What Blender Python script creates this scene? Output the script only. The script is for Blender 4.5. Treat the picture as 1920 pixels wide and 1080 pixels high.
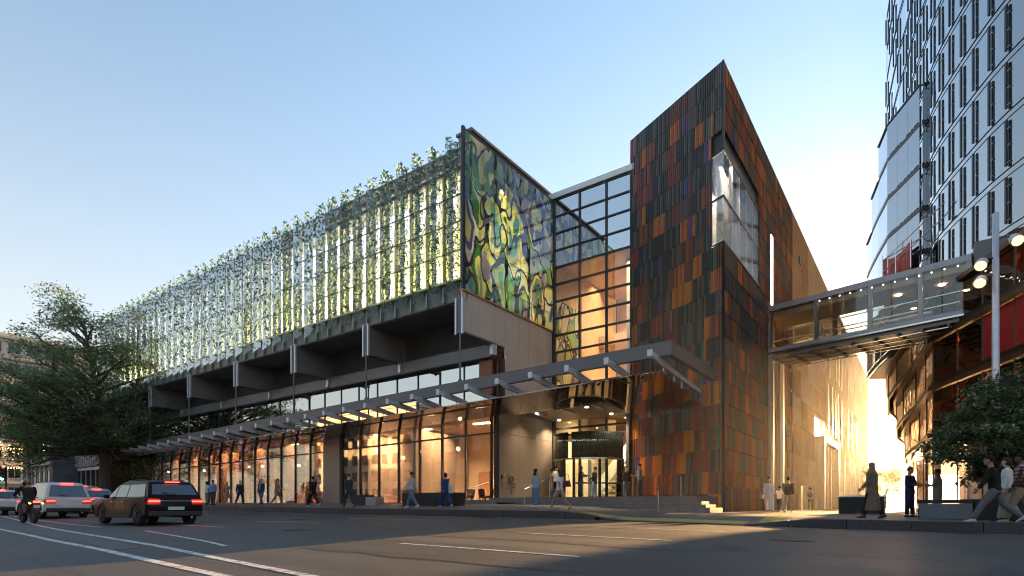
import bpy, bmesh, math, random
from math import sin, cos, pi, radians
from mathutils import Vector, Matrix

for _o in list(bpy.data.objects):
    bpy.data.objects.remove(_o)
SC = bpy.context.scene
COL = SC.collection
CZ = 1.2                                   # camera height datum above the scene zero

# ------------------------------------------------------------------ camera
cam_d = bpy.data.cameras.new('camera')
cam = bpy.data.objects.new('camera', cam_d)
COL.objects.link(cam)
cam_d.sensor_width = 36.0
cam_d.lens = 36.0 * 1067 / 1920
cam_d.shift_y = 409 / 1920
cam_d.clip_start = 0.1
cam_d.clip_end = 6000
cam.location = (0, 0, CZ)
cam.rotation_euler = (pi / 2, 0, 0)
SC.camera = cam

# ------------------------------------------------------------------ sky, sun, exposure
SUN_AZ = radians(38.0)                     # to the right of the view axis (+Y)
SUN_EL = radians(6.2)
world = bpy.data.worlds.new('World')
SC.world = world
world.use_nodes = True
wn = world.node_tree
wn.nodes.clear()
sky = wn.nodes.new('ShaderNodeTexSky')
sky.sky_type = 'NISHITA'
sky.sun_disc = False
sky.sun_elevation = SUN_EL
sky.sun_rotation = SUN_AZ
sky.altitude = 50
sky.air_density = 1.0
sky.dust_density = 0.15
sky.ozone_density = 1.6
bg = wn.nodes.new('ShaderNodeBackground')
bg.inputs['Strength'].default_value = 0.088
wo = wn.nodes.new('ShaderNodeOutputWorld')
# pale haze towards the horizon, the same all round
wtc = wn.nodes.new('ShaderNodeTexCoord')
wsx = wn.nodes.new('ShaderNodeSeparateXYZ')
wn.links.new(wtc.outputs['Generated'], wsx.inputs[0])
wab = wn.nodes.new('ShaderNodeMath'); wab.operation = 'SUBTRACT'; wab.use_clamp = True
wab.inputs[0].default_value = 1.0
wn.links.new(wsx.outputs['Z'], wab.inputs[1])
wpw = wn.nodes.new('ShaderNodeMath'); wpw.operation = 'POWER'
wpw.inputs[1].default_value = 2.8
wn.links.new(wab.outputs[0], wpw.inputs[0])
wml = wn.nodes.new('ShaderNodeMath'); wml.operation = 'MULTIPLY'
wml.inputs[1].default_value = 0.95
wn.links.new(wpw.outputs[0], wml.inputs[0])
wmx = wn.nodes.new('ShaderNodeMix'); wmx.data_type = 'RGBA'
wmx.inputs[7].default_value = (2.05, 1.66, 1.30, 1.0)
wn.links.new(wml.outputs[0], wmx.inputs[0])
wn.links.new(sky.outputs['Color'], wmx.inputs[6])
wn.links.new(wmx.outputs[2], bg.inputs['Color'])
wn.links.new(bg.outputs['Background'], wo.inputs['Surface'])

sun_d = bpy.data.lights.new('sun', 'SUN')
sun_d.energy = 5.0
sun_d.angle = radians(0.6)
sun_d.color = (1.0, 0.58, 0.23)
sun = bpy.data.objects.new('sun', sun_d)
COL.objects.link(sun)
_sd = Vector((sin(SUN_AZ) * cos(SUN_EL), cos(SUN_AZ) * cos(SUN_EL), sin(SUN_EL)))
sun.rotation_euler = _sd.to_track_quat('Z', 'Y').to_euler()
sun.location = _sd * 200

SC.render.engine = 'CYCLES'
SC.cycles.use_denoising = True
SC.cycles.filter_width = 1.1
SC.cycles.max_bounces = 8
SC.cycles.diffuse_bounces = 3
SC.cycles.glossy_bounces = 4
SC.cycles.transmission_bounces = 6
SC.cycles.transparent_max_bounces = 24
SC.cycles.sample_clamp_indirect = 6.0
SC.cycles.caustics_reflective = False
SC.cycles.caustics_refractive = False
SC.view_settings.view_transform = 'Standard'
SC.view_settings.look = 'None'
SC.view_settings.exposure = 2.62
SC.view_settings.gamma = 1.0
SC.view_settings.use_curve_mapping = False

# ------------------------------------------------------------------ helpers
A = radians(-36.0)                         # building grid: u runs along the street, v into the block
CA, SA = cos(A), sin(A)


def W(u, v, z=0.0):
    return Vector((CA * u - SA * v, SA * u + CA * v, z + CZ))


OFF = {}


def thing(name, label, cat, at, group=None, local=False, rot=None, kind=None):
    """Empty at a thing's base. Building things use (u,v,z); local things use their own axes."""
    o = bpy.data.objects.new(name, None)
    COL.objects.link(o)
    o.empty_display_size = 0.2
    o.location = W(*at)
    o.rotation_euler.z = A if rot is None else rot
    o['label'] = label
    o['category'] = cat
    if group:
        o['group'] = group
    if kind:
        o['kind'] = kind
    OFF[o] = Vector((0, 0, 0)) if local else Vector(at)
    return o


def tag(o, label, cat=None, group=None, kind=None):
    if label:
        o['label'] = label
    if cat:
        o['category'] = cat
    if group:
        o['group'] = group
    if kind:
        o['kind'] = kind
    return o


class MB:
    """collects shapes; build() links them as ONE mesh object"""

    def __init__(s):
        s.v = []
        s.f = []
        s.m = []
        s.mi = 0

    def add(s, vs, fs):
        n = len(s.v)
        s.v.extend([tuple(p) for p in vs])
        for f in fs:
            s.f.append([i + n for i in f])
            s.m.append(s.mi)
        return s

    def box(s, a0, a1, b0, b1, c0, c1):
        return s.hexa([(a0, b0, c0), (a1, b0, c0), (a1, b1, c0), (a0, b1, c0),
                       (a0, b0, c1), (a1, b0, c1), (a1, b1, c1), (a0, b1, c1)])

    def hexa(s, p):
        return s.add(p, [(0, 3, 2, 1), (4, 5, 6, 7), (0, 1, 5, 4), (1, 2, 6, 5), (2, 3, 7, 6), (3, 0, 4, 7)])

    def prism(s, poly, c0, c1):
        """poly in the first two axes, extruded along the third"""
        n = len(poly)
        vs = [(x, y, c0) for x, y in poly] + [(x, y, c1) for x, y in poly]
        fs = [tuple(reversed(range(n))), tuple(range(n, 2 * n))]
        fs += [(i, (i + 1) % n, n + (i + 1) % n, n + i) for i in range(n)]
        return s.add(vs, fs)

    def extr(s, poly, axis, c0, c1):
        """poly in the two axes other than `axis`"""
        n = len(poly)

        def mk(p, c):
            return (c, p[0], p[1]) if axis == 0 else ((p[0], c, p[1]) if axis == 1 else (p[0], p[1], c))
        vs = [mk(p, c0) for p in poly] + [mk(p, c1) for p in poly]
        fs = [tuple(reversed(range(n))), tuple(range(n, 2 * n))]
        fs += [(i, (i + 1) % n, n + (i + 1) % n, n + i) for i in range(n)]
        return s.add(vs, fs)

    def bar(s, p0, p1, w, h=None):
        """square bar between two points"""
        h = h or w
        p0, p1 = Vector(p0), Vector(p1)
        d = (p1 - p0).normalized()
        up = Vector((0, 0, 1)) if abs(d.z) < 0.95 else Vector((0, 1, 0))
        sx = d.cross(up).normalized() * (w / 2)
        sy = sx.cross(d).normalized() * (h / 2)
        vs = []
        for p in (p0, p1):
            vs += [p - sx - sy, p + sx - sy, p + sx + sy, p - sx + sy]
        return s.hexa([vs[0], vs[1], vs[2], vs[3], vs[4], vs[5], vs[6], vs[7]])

    def tube(s, pts, rad, n=8, cap=True, flat=1.0):
        pts = [Vector(p) for p in pts]
        if not hasattr(rad, '__len__'):
            rad = [rad] * len(pts)
        rings = []
        ref = None
        for i, p in enumerate(pts):
            a = pts[max(i - 1, 0)]
            b = pts[min(i + 1, len(pts) - 1)]
            d = (b - a)
            d = d.normalized() if d.length > 1e-9 else Vector((0, 0, 1))
            if ref is None:
                ref = Vector((1, 0, 0)) if abs(d.x) < 0.9 else Vector((0, 1, 0))
            sx = (ref - d * ref.dot(d)).normalized()
            sy = d.cross(sx)
            ref = sx
            rings.append([p + sx * (rad[i] * cos(2 * pi * k / n)) + sy * (rad[i] * flat * sin(2 * pi * k / n)) for k in range(n)])
        vs = [q for r in rings for q in r]
        fs = []
        for i in range(len(rings) - 1):
            for k in range(n):
                fs.append((i * n + k, i * n + (k + 1) % n, (i + 1) * n + (k + 1) % n, (i + 1) * n + k))
        if cap:
            fs.append(tuple(reversed(range(n))))
            fs.append(tuple(range(len(vs) - n, len(vs))))
        return s.add(vs, fs)

    def lathe(s, prof, c=(0, 0, 0), n=16, axis=2):
        """prof = [(r, h)] round an axis through c"""
        vs = []
        for r, h in prof:
            for k in range(n):
                a = 2 * pi * k / n
                if axis == 2:
                    vs.append((c[0] + r * cos(a), c[1] + r * sin(a), c[2] + h))
                elif axis == 1:
                    vs.append((c[0] + r * cos(a), c[1] + h, c[2] + r * sin(a)))
                else:
                    vs.append((c[0] + h, c[1] + r * cos(a), c[2] + r * sin(a)))
        fs = []
        for i in range(len(prof) - 1):
            for k in range(n):
                fs.append((i * n + k, i * n + (k + 1) % n, (i + 1) * n + (k + 1) % n, (i + 1) * n + k))
        fs.append(tuple(reversed(range(n))))
        fs.append(tuple(range(len(vs) - n, len(vs))))
        return s.add(vs, fs)

    def loft(s, rings, cap=True):
        """rings = lists of points, all the same length"""
        n = len(rings[0])
        vs = [q for r in rings for q in r]
        fs = []
        for i in range(len(rings) - 1):
            for k in range(n):
                fs.append((i * n + k, i * n + (k + 1) % n, (i + 1) * n + (k + 1) % n, (i + 1) * n + k))
        if cap:
            fs.append(tuple(reversed(range(n))))
            fs.append(tuple(range(len(vs) - n, len(vs))))
        return s.add(vs, fs)

    def ball(s, c, rx, ry, rz, n=12, m=8):
        rings = []
        for i in range(1, m):
            t = pi * i / m
            rings.append([(c[0] + rx * sin(t) * cos(2 * pi * k / n), c[1] + ry * sin(t) * sin(2 * pi * k / n), c[2] + rz * cos(t)) for k in range(n)])
        vs = [q for r in rings for q in r]
        nb = len(vs)
        vs += [(c[0], c[1], c[2] + rz), (c[0], c[1], c[2] - rz)]
        fs = []
        for i in range(m - 2):
            for k in range(n):
                fs.append((i * n + k, (i + 1) * n + k, (i + 1) * n + (k + 1) % n, i * n + (k + 1) % n))
        for k in range(n):
            fs.append((nb, k, (k + 1) % n))
            fs.append((nb + 1, (m - 2) * n + (k + 1) % n, (m - 2) * n + k))
        return s.add(vs, fs)

    def sheet(s, us, vs_, fz):
        """grid sheet"""
        nv = len(vs_)
        P = [(u, v, fz(u, v)) for u in us for v in vs_]
        F = []
        for i in range(len(us) - 1):
            for j in range(nv - 1):
                F.append((i * nv + j, (i + 1) * nv + j, (i + 1) * nv + j + 1, i * nv + j + 1))
        return s.add(P, F)

    def mesh(s, name, mats, off=Vector((0, 0, 0)), smooth=False):
        me = bpy.data.meshes.new(name)
        me.from_pydata([(p[0] - off.x, p[1] - off.y, p[2] - off.z) for p in s.v], [], s.f)
        if not isinstance(mats, (list, tuple)):
            mats = [mats]
        for m in mats:
            me.materials.append(m)
        if len(mats) > 1:
            me.polygons.foreach_set('material_index', s.m)
        if smooth:
            me.polygons.foreach_set('use_smooth', [True] * len(me.polygons))
        me.update()
        return me

    def build(s, name, mats, parent=None, smooth=False, at=None, bevel=0.0, angle=None):
        if parent is not None:
            off = OFF[parent]
        else:
            off = Vector(at or (0, 0, 0))
        o = bpy.data.objects.new(name, s.mesh(name, mats, off, smooth))
        COL.objects.link(o)
        if parent is not None:
            o.parent = parent
        else:
            o.location = W(*off)
            o.rotation_euler.z = A
        OFF[o] = off
        if bevel:
            b = o.modifiers.new('bevel', 'BEVEL')
            b.width = bevel
            b.segments = 2
            b.limit_method = 'ANGLE'
        return o


def piece(name, mesh, parent, loc, rotz=0.0, scale=None):
    """a repeat that shares mesh data, placed in its parent's axes"""
    o = bpy.data.objects.new(name, mesh)
    COL.objects.link(o)
    o.parent = parent
    o.location = Vector(loc) - OFF[parent]
    o.rotation_euler.z = rotz
    if scale:
        o.scale = scale
    OFF[o] = OFF[parent]
    return o


def copy_tree(o, parent=None):
    c = o.copy()
    COL.objects.link(c)
    c.parent = parent
    OFF[c] = OFF.get(o, Vector((0, 0, 0)))
    for ch in o.children:
        copy_tree(ch, c)
    return c


# ------------------------------------------------------------------ materials
def _new(name):
    m = bpy.data.materials.new(name)
    m.use_nodes = True
    nt = m.node_tree
    nt.nodes.clear()
    out = nt.nodes.new('ShaderNodeOutputMaterial')
    return m, nt, out


def N(nt, typ, **kw):
    n = nt.nodes.new(typ)
    for k, v in kw.items():
        if k in n.inputs.keys() if hasattr(n.inputs, 'keys') else False:
            n.inputs[k].default_value = v
        else:
            setattr(n, k, v)
    return n


def c4(c):
    return (c[0], c[1], c[2], 1.0)


def mixc(nt, fac, a, b, blend='MIX'):
    n = nt.nodes.new('ShaderNodeMix')
    n.data_type = 'RGBA'
    n.blend_type = blend
    for idx, val in ((0, fac), (6, a), (7, b)):
        if hasattr(val, 'is_linked') or hasattr(val, 'links'):
            nt.links.new(val, n.inputs[idx])
        else:
            n.inputs[idx].default_value = val if idx == 0 else c4(val)
    return n.outputs[2]


def mat(name, col, rough=0.6, metal=0.0, var=0.12, scale=3.0, bump=0.0, bscale=40.0, spec=0.5, coat=0.0, rvar=0.0, rnd=0.0, stretch=None, emit=None, estr=0.0):
    m, nt, out = _new(name)
    p = N(nt, 'ShaderNodeBsdfPrincipled')
    nt.links.new(p.outputs[0], out.inputs[0])
    p.inputs['Metallic'].default_value = metal
    p.inputs['Roughness'].default_value = rough
    p.inputs['Specular IOR Level'].default_value = spec
    p.inputs['Coat Weight'].default_value = coat
    p.inputs['Coat Roughness'].default_value = 0.05
    geo = N(nt, 'ShaderNodeNewGeometry')
    vec = geo.outputs['Position']
    if stretch:
        mp = N(nt, 'ShaderNodeMapping')
        nt.links.new(vec, mp.inputs[0])
        mp.inputs['Scale'].default_value = stretch
        vec = mp.outputs[0]
    base = None
    if var > 0:
        nz = N(nt, 'ShaderNodeTexNoise', Scale=scale, Detail=6.0, Roughness=0.62)
        nt.links.new(vec, nz.inputs['Vector'])
        rp = N(nt, 'ShaderNodeMapRange')
        rp.inputs[1].default_value = 0.3
        rp.inputs[2].default_value = 0.7
        nt.links.new(nz.outputs['Fac'], rp.inputs[0])
        lo = [max(0, c * (1 - var)) for c in col]
        hi = [min(1, c * (1 + var)) for c in col]
        base = mixc(nt, rp.outputs[0], lo, hi)
        if rvar:
            rr = N(nt, 'ShaderNodeMapRange')
            rr.inputs[3].default_value = max(0.02, rough - rvar)
            rr.inputs[4].default_value = min(1, rough + rvar)
            nt.links.new(nz.outputs['Fac'], rr.inputs[0])
            nt.links.new(rr.outputs[0], p.inputs['Roughness'])
    if rnd > 0:
        oi = N(nt, 'ShaderNodeObjectInfo')
        mr = N(nt, 'ShaderNodeMapRange')
        mr.inputs[3].default_value = 1 - rnd
        mr.inputs[4].default_value = 1 + rnd
        nt.links.new(oi.outputs['Random'], mr.inputs[0])
        hsv = N(nt, 'ShaderNodeHueSaturation')
        nt.links.new(mr.outputs[0], hsv.inputs['Value'])
        if base is not None:
            nt.links.new(base, hsv.inputs['Color'])
        else:
            hsv.inputs['Color'].default_value = c4(col)
        base = hsv.outputs[0]
    if base is not None:
        nt.links.new(base, p.inputs['Base Color'])
    else:
        p.inputs['Base Color'].default_value = c4(col)
    if bump > 0:
        nb = N(nt, 'ShaderNodeTexNoise', Scale=bscale, Detail=4.0)
        nt.links.new(vec, nb.inputs['Vector'])
        b = N(nt, 'ShaderNodeBump')
        b.inputs['Strength'].default_value = bump
        b.inputs['Distance'].default_value = 0.02
        nt.links.new(nb.outputs['Fac'], b.inputs['Height'])
        nt.links.new(b.outputs[0], p.inputs['Normal'])
    if emit:
        p.inputs['Emission Color'].default_value = c4(emit)
        p.inputs['Emission Strength'].default_value = estr
    return m


def glass(name, tint=(0.9, 0.93, 0.92), ior=1.5, gain=1.0, base=0.03, rough=0.01, wav=0.0, wscale=0.6, gcol=(1, 1, 1)):
    """pane: see-through with a mirror share that grows at grazing angles"""
    m, nt, out = _new(name)
    tr = N(nt, 'ShaderNodeBsdfTransparent')
    tr.inputs[0].default_value = c4(tint)
    gl = N(nt, 'ShaderNodeBsdfGlossy')
    gl.inputs['Color'].default_value = c4(gcol)
    gl.inputs['Roughness'].default_value = rough
    fr = N(nt, 'ShaderNodeFresnel')
    fr.inputs[0].default_value = ior
    ma = N(nt, 'ShaderNodeMath', operation='MULTIPLY_ADD')
    ma.use_clamp = True
    nt.links.new(fr.outputs[0], ma.inputs[0])
    ma.inputs[1].default_value = gain
    ma.inputs[2].default_value = base
    mx = N(nt, 'ShaderNodeMixShader')
    nt.links.new(ma.outputs[0], mx.inputs[0])
    nt.links.new(tr.outputs[0], mx.inputs[1])
    nt.links.new(gl.outputs[0], mx.inputs[2])
    if wav:
        geo = N(nt, 'ShaderNodeNewGeometry')
        nz = N(nt, 'ShaderNodeTexNoise', Scale=wscale, Detail=1.0)
        nt.links.new(geo.outputs['Position'], nz.inputs['Vector'])
        b = N(nt, 'ShaderNodeBump')
        b.inputs['Strength'].default_value = wav
        b.inputs['Distance'].default_value = 0.1
        nt.links.new(nz.outputs['Fac'], b.inputs['Height'])
        nt.links.new(b.outputs[0], gl.inputs['Normal'])
        nt.links.new(b.outputs[0], fr.inputs['Normal'])
    nt.links.new(mx.outputs[0], out.inputs[0])
    return m


def glow(name, col, strength):
    m, nt, out = _new(name)
    e = N(nt, 'ShaderNodeEmission')
    e.inputs[0].default_value = c4(col)
    e.inputs[1].default_value = strength
    nt.links.new(e.outputs[0], out.inputs[0])
    return m


def area_lamp(name, at, size, energy, col, direction=(0, 0, -1), parent=None):
    d = bpy.data.lights.new(name, 'AREA')
    d.shape = 'RECTANGLE'
    d.size, d.size_y = size
    d.energy = energy
    d.color = col
    d.spread = radians(120)
    o = bpy.data.objects.new(name, d)
    COL.objects.link(o)
    dv = W(*direction) - W(0, 0, 0)
    o.rotation_euler = (-dv).to_track_quat('Z', 'Y').to_euler()
    o.location = W(*at)
    return o


M = {}
M['metal_grey'] = mat('metal_grey', (0.13, 0.127, 0.13), 0.5, 0.2, 0.08, 2)
M['metal_dark'] = mat('metal_dark', (0.035, 0.034, 0.034), 0.45, 0.3, 0.15, 2)
M['black_frame'] = mat('black_frame', (0.018, 0.018, 0.02), 0.4, 0.2, 0.1, 2)
M['soffit'] = mat('soffit', (0.19, 0.18, 0.175), 0.5, 0.0, 0.12, 0.7, stretch=(1, 1, 3))
M['alu'] = mat('alu', (0.62, 0.62, 0.66), 0.35, 0.3, 0.08, 4)
M['white_paint'] = mat('white_paint', (0.72, 0.72, 0.7), 0.5, 0, 0.06, 3)
M['fascia_green'] = mat('fascia_green', (0.19, 0.21, 0.18), 0.55, 0.2, 0.15, 1.5)
M['beige_panel'] = mat('beige_panel', (0.62, 0.52, 0.44), 0.42, 0.1, 0.08, 0.6, rvar=0.08)
M['brown_panel'] = mat('brown_panel', (0.25, 0.205, 0.175), 0.42, 0.1, 0.12, 0.5, rvar=0.1)
M['steel'] = mat('steel', (0.5, 0.5, 0.5), 0.25, 1.0, 0.05, 5)
M['granite'] = mat('granite', (0.022, 0.022, 0.026), 0.5, 0, 0.7, 60, bump=0.1, spec=.25)
M['concrete'] = mat('concrete', (0.30, 0.29, 0.28), 0.8, 0, 0.2, 2, bump=0.2)
M['step_stone'] = mat('step_stone', (0.15, 0.14, 0.14), 0.6, 0, 0.25, 4, bump=0.2)
M['kerb_stone'] = mat('kerb_stone', (0.028, 0.026, 0.029), 0.55, 0, 0.45, 14, bump=0.5, rnd=0.2)
M['warm_wall'] = mat('warm_wall', (0.60, 0.44, 0.30), 0.7, 0, 0.08, 0.8)
M['warm_floor'] = mat('warm_floor', (0.28, 0.17, 0.1), 0.3, 0, 0.1, 1)
M['wood'] = mat('wood', (0.42, 0.22, 0.10), 0.45, 0, 0.2, 2, stretch=(6, 6, 0.5))


def worn_paint():
    m, nt, out = _new('line_paint')
    p = N(nt, 'ShaderNodeBsdfPrincipled')
    p.inputs['Roughness'].default_value = .6
    geo = N(nt, 'ShaderNodeNewGeometry')
    n1 = N(nt, 'ShaderNodeTexNoise', Scale=7.0, Detail=6.0, Roughness=0.75)
    nt.links.new(geo.outputs['Position'], n1.inputs['Vector'])
    mr = N(nt, 'ShaderNodeMapRange')
    mr.inputs[1].default_value = .38
    mr.inputs[2].default_value = .52
    nt.links.new(n1.outputs['Fac'], mr.inputs[0])
    c = mixc(nt, mr.outputs[0], (0.16, 0.155, 0.15), (0.74, 0.72, 0.68))
    nt.links.new(c, p.inputs['Base Color'])
    nt.links.new(p.outputs[0], out.inputs[0])
    return m


M['line_paint'] = worn_paint()
M['pane'] = glass('pane', (0.86, 0.9, 0.88), 1.5, 1.0, 0.02)
M['pane_mirror'] = glass('pane_mirror', (0.25, 0.27, 0.28), 1.6, 1.0, 0.42, wav=0.05, wscale=0.35)
M['pane_canopy'] = glass('pane_canopy', (0.72, 0.71, 0.70), 1.5, 1.3, 0.20)
M['pane_store'] = glass('pane_store', (0.90, 0.89, 0.86), 1.5, 0.8, 0.01, wav=0.03, wscale=0.4)
# ------------------------------------------------------------------ ground heights
def lerp_tab(tab, x):
    if x <= tab[0][0]:
        return tab[0][1]
    for (x0, y0), (x1, y1) in zip(tab, tab[1:]):
        if x <= x1:
            t = (x - x0) / (x1 - x0)
            return y0 + (y1 - y0) * t
    return tab[-1][1]


def sm(t):
    t = min(1.0, max(0.0, t))
    return t * t * (3 - 2 * t)


ZK = [(-160, -0.05), (-90, -0.10), (-54, -0.2), (-31.4, -0.33), (-21.2, -0.405), (-13, -0.45), (-10.6, -0.468), (-7, -0.54), (-2.8, -0.62), (1.9, -0.68), (9, -0.76), (60, -1.0)]
CRR = [(-40, -0.32), (0, -0.22), (3.5, -0.17), (6.75, -0.07), (9.9, 0.0), (13, 0.036), (18, 0.0)]
CRL = [(-40, -0.52), (0, -0.45), (4, -0.41), (7, -0.345), (10, -0.25), (13, -0.14), (18, 0.0)]
VK = 18.0                                   # kerb line


def z_road(u, v):
    t = sm((-2 - u) / 26.0)
    return lerp_tab(ZK, u) + lerp_tab(CRR, v) * (1 - t) + lerp_tab(CRL, v) * t


def dip(u):
    return sm((u + 10.8) / 2.4) * (1 - sm((u + 4.6) / 2.2))


def z_pave(u, v):
    rise = 0.27 - 0.255 * dip(u) * (1 - sm((v - VK) / 2.2))
    cross = 0.042 - 0.044 * sm((u + 15.0) / 7.0)
    return lerp_tab(ZK, u) + rise + cross * (min(v, 24.0) - VK)


# ------------------------------------------------------------------ road and pavement materials
def asphalt():
    m, nt, out = _new('asphalt')
    p = N(nt, 'ShaderNodeBsdfPrincipled')
    nt.links.new(p.outputs[0], out.inputs[0])
    geo = N(nt, 'ShaderNodeNewGeometry')
    rot = N(nt, 'ShaderNodeMapping')
    rot.inputs['Rotation'].default_value = (0, 0, radians(36))
    nt.links.new(geo.outputs['Position'], rot.inputs[0])
    st = N(nt, 'ShaderNodeMapping')
    st.inputs['Scale'].default_value = (0.05, 1.3, 1)
    nt.links.new(rot.outputs[0], st.inputs[0])
    n1 = N(nt, 'ShaderNodeTexNoise', Scale=1.0, Detail=5.0, Roughness=0.6)
    nt.links.new(st.outputs[0], n1.inputs['Vector'])
    n2 = N(nt, 'ShaderNodeTexNoise', Scale=0.35, Detail=6.0, Roughness=0.6)
    nt.links.new(geo.outputs['Position'], n2.inputs['Vector'])
    n3 = N(nt, 'ShaderNodeTexNoise', Scale=28.0, Detail=5.0, Roughness=0.8)
    nt.links.new(geo.outputs['Position'], n3.inputs['Vector'])
    a = mixc(nt, n1.outputs['Fac'], (0.014, 0.014, 0.014), (0.105, 0.100, 0.092))
    b = mixc(nt, n2.outputs['Fac'], (0.45, 0.45, 0.45), (1.5, 1.5, 1.5))
    c = mixc(nt, 1.0, a, b, 'MULTIPLY')
    g = mixc(nt, n3.outputs['Fac'], (0.25, 0.25, 0.25), (1.9, 1.87, 1.83))
    d = mixc(nt, 1.0, c, g, 'MULTIPLY')
    # long tyre-polished cracks and seams
    sc = N(nt, 'ShaderNodeMapping')
    sc.inputs['Scale'].default_value = (0.06, 0.5, 1)
    nt.links.new(rot.outputs[0], sc.inputs[0])
    vo = N(nt, 'ShaderNodeTexVoronoi', feature='DISTANCE_TO_EDGE', Scale=1.0)
    nt.links.new(sc.outputs[0], vo.inputs['Vector'])
    cr = N(nt, 'ShaderNodeMapRange')
    cr.inputs[1].default_value = 0.0
    cr.inputs[2].default_value = 0.016
    cr.inputs[3].default_value = 0.25
    cr.inputs[4].default_value = 1.0
    nt.links.new(vo.outputs['Distance'], cr.inputs[0])
    e = mixc(nt, cr.outputs[0], (0.02, 0.02, 0.02), d)
    nt.links.new(e, p.inputs['Base Color'])
    rr = N(nt, 'ShaderNodeMapRange')
    rr.inputs[3].default_value = 0.44
    rr.inputs[4].default_value = 0.72
    nt.links.new(n1.outputs['Fac'], rr.inputs[0])
    nt.links.new(rr.outputs[0], p.inputs['Roughness'])
    bu = N(nt, 'ShaderNodeBump')
    bu.inputs['Strength'].default_value = 0.6
    bu.inputs['Distance'].default_value = 0.012
    nt.links.new(n3.outputs['Fac'], bu.inputs['Height'])
    nt.links.new(bu.outputs[0], p.inputs['Normal'])
    return m


def paving(name, c1, c2, mortar, bw=0.6, bh=0.3):
    m, nt, out = _new(name)
    p = N(nt, 'ShaderNodeBsdfPrincipled')
    nt.links.new(p.outputs[0], out.inputs[0])
    geo = N(nt, 'ShaderNodeNewGeometry')
    rot = N(nt, 'ShaderNodeMapping')
    rot.inputs['Rotation'].default_value = (0, 0, radians(36))
    nt.links.new(geo.outputs['Position'], rot.inputs[0])
    br = N(nt, 'ShaderNodeTexBrick', Scale=1.0)
    br.inputs['Color1'].default_value = c4(c1)
    br.inputs['Color2'].default_value = c4(c2)
    br.inputs['Mortar'].default_value = c4(mortar)
    br.inputs['Brick Width'].default_value = bw
    br.inputs['Row Height'].default_value = bh
    br.inputs['Mortar Size'].default_value = 0.008
    nt.links.new(rot.outputs[0], br.inputs['Vector'])
    n2 = N(nt, 'ShaderNodeTexNoise', Scale=0.8, Detail=6.0, Roughness=0.65)
    nt.links.new(geo.outputs['Position'], n2.inputs['Vector'])
    b = mixc(nt, n2.outputs['Fac'], (0.6, 0.6, 0.6), (1.35, 1.35, 1.35))
    d = mixc(nt, 1.0, br.outputs['Color'], b, 'MULTIPLY')
    nt.links.new(d, p.inputs['Base Color'])
    p.inputs['Roughness'].default_value = 0.6
    bu = N(nt, 'ShaderNodeBump')
    bu.inputs['Strength'].default_value = 0.4
    bu.inputs['Distance'].default_value = 0.01
    nt.links.new(br.outputs['Fac'], bu.inputs['Height'])
    bu.invert = True
    nt.links.new(bu.outputs[0], p.inputs['Normal'])
    return m


M['asphalt'] = asphalt()
M['paving'] = paving('paving', (0.085, 0.08, 0.082), (0.12, 0.115, 0.115), (0.03, 0.03, 0.03))
M['lane_paving'] = paving('lane_paving', (0.12, 0.11, 0.105), (0.16, 0.15, 0.14), (0.05, 0.05, 0.05), 0.9, 0.3)
M['tactile'] = mat('tactile', (0.40, 0.36, 0.12), 0.6, 0, 0.25, 8, bump=0.6, bscale=25)
M['earth'] = mat('earth', (0.07, 0.07, 0.065), 0.9, 0, 0.3, 0.1)
M['worn_asphalt'] = mat('worn_asphalt', (0.12, 0.118, 0.11), 0.7, 0, 0.25, 6, bump=0.4, bscale=60)

# ------------------------------------------------------------------ the setting: ground, road, pavement
g = MB()
g.sheet([-880, -300, 0, 300, 880], [-880, -300, 0, 300, 880], lambda u, v: -1.6)
tag(g.build('ground', M['earth']), None, kind='structure')


def frange(a, b, n):
    return [a + (b - a) * i / n for i in range(n + 1)]


us = frange(-230, -60, 10) + frange(-58, 14, 96) + frange(18, 140, 8)
vs = frange(-60, -4, 6) + frange(-3, 18, 42) + [18.02]
g = MB()
g.sheet(us, vs, z_road)
road = tag(g.build('road', M['asphalt']), None, kind='structure')

us = frange(-230, -60, 10) + frange(-58, 14, 108) + frange(18, 140, 6)
vs = frange(18.26, 24, 24) + frange(25, 60, 6) + frange(70, 190, 5)
g = MB()
g.sheet(us, vs, z_pave)
pave = tag(g.build('pavement', M['paving']), None, kind='structure')
g = MB()
g.sheet(frange(-7.5, 0.4, 8), frange(27.5, 130, 30), lambda u, v: z_pave(u, v) + 0.005)
tag(g.build('lane_paving', M['lane_paving']), None, kind='structure')

# kerb stones, each a piece of the pavement
rk = random.Random(4)
u = -62.0
while u < 12:
    ln = 0.95 if u < -11.5 else (1.25 if u < -4 else 1.45)
    if not (-9.3 < u + ln / 2 < -4.3):
        a, b = u + 0.006, u + ln - 0.006
        h0 = [z_pave(a, VK + .26) + .004, z_pave(b, VK + .26) + .004]
        lo = [z_road(a, VK) - .2, z_road(b, VK) - .2]
        k = MB()
        f0 = VK - 0.02 + rk.uniform(-.004, .004)
        k.hexa([(a, f0, lo[0]), (b, f0, lo[1]), (b, VK + .27, lo[1]), (a, VK + .27, lo[0]),
                (a, f0 + .025, h0[0]), (b, f0 + .025, h0[1]), (b, VK + .27, h0[1]), (a, VK + .27, h0[0])])
        k.build('kerb_stone', M['kerb_stone'], pave, bevel=0.012)
    u += ln
# lowered crossing: flush sett row and the yellow-green warning strip
k = MB()
k.sheet(frange(-9.6, -4.0, 20), [VK - .01, VK + .27], lambda u, v: z_pave(u, VK + .27) + 0.002)
k.build('flush_kerb', M['step_stone'], pave)
k = MB()
k.sheet(frange(-10.4, -4.2, 24), frange(VK + .32, VK + .92, 3), lambda u, v: z_pave(u, v) + 0.006)
k.build('warning_strip', M['tactile'], pave)
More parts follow.
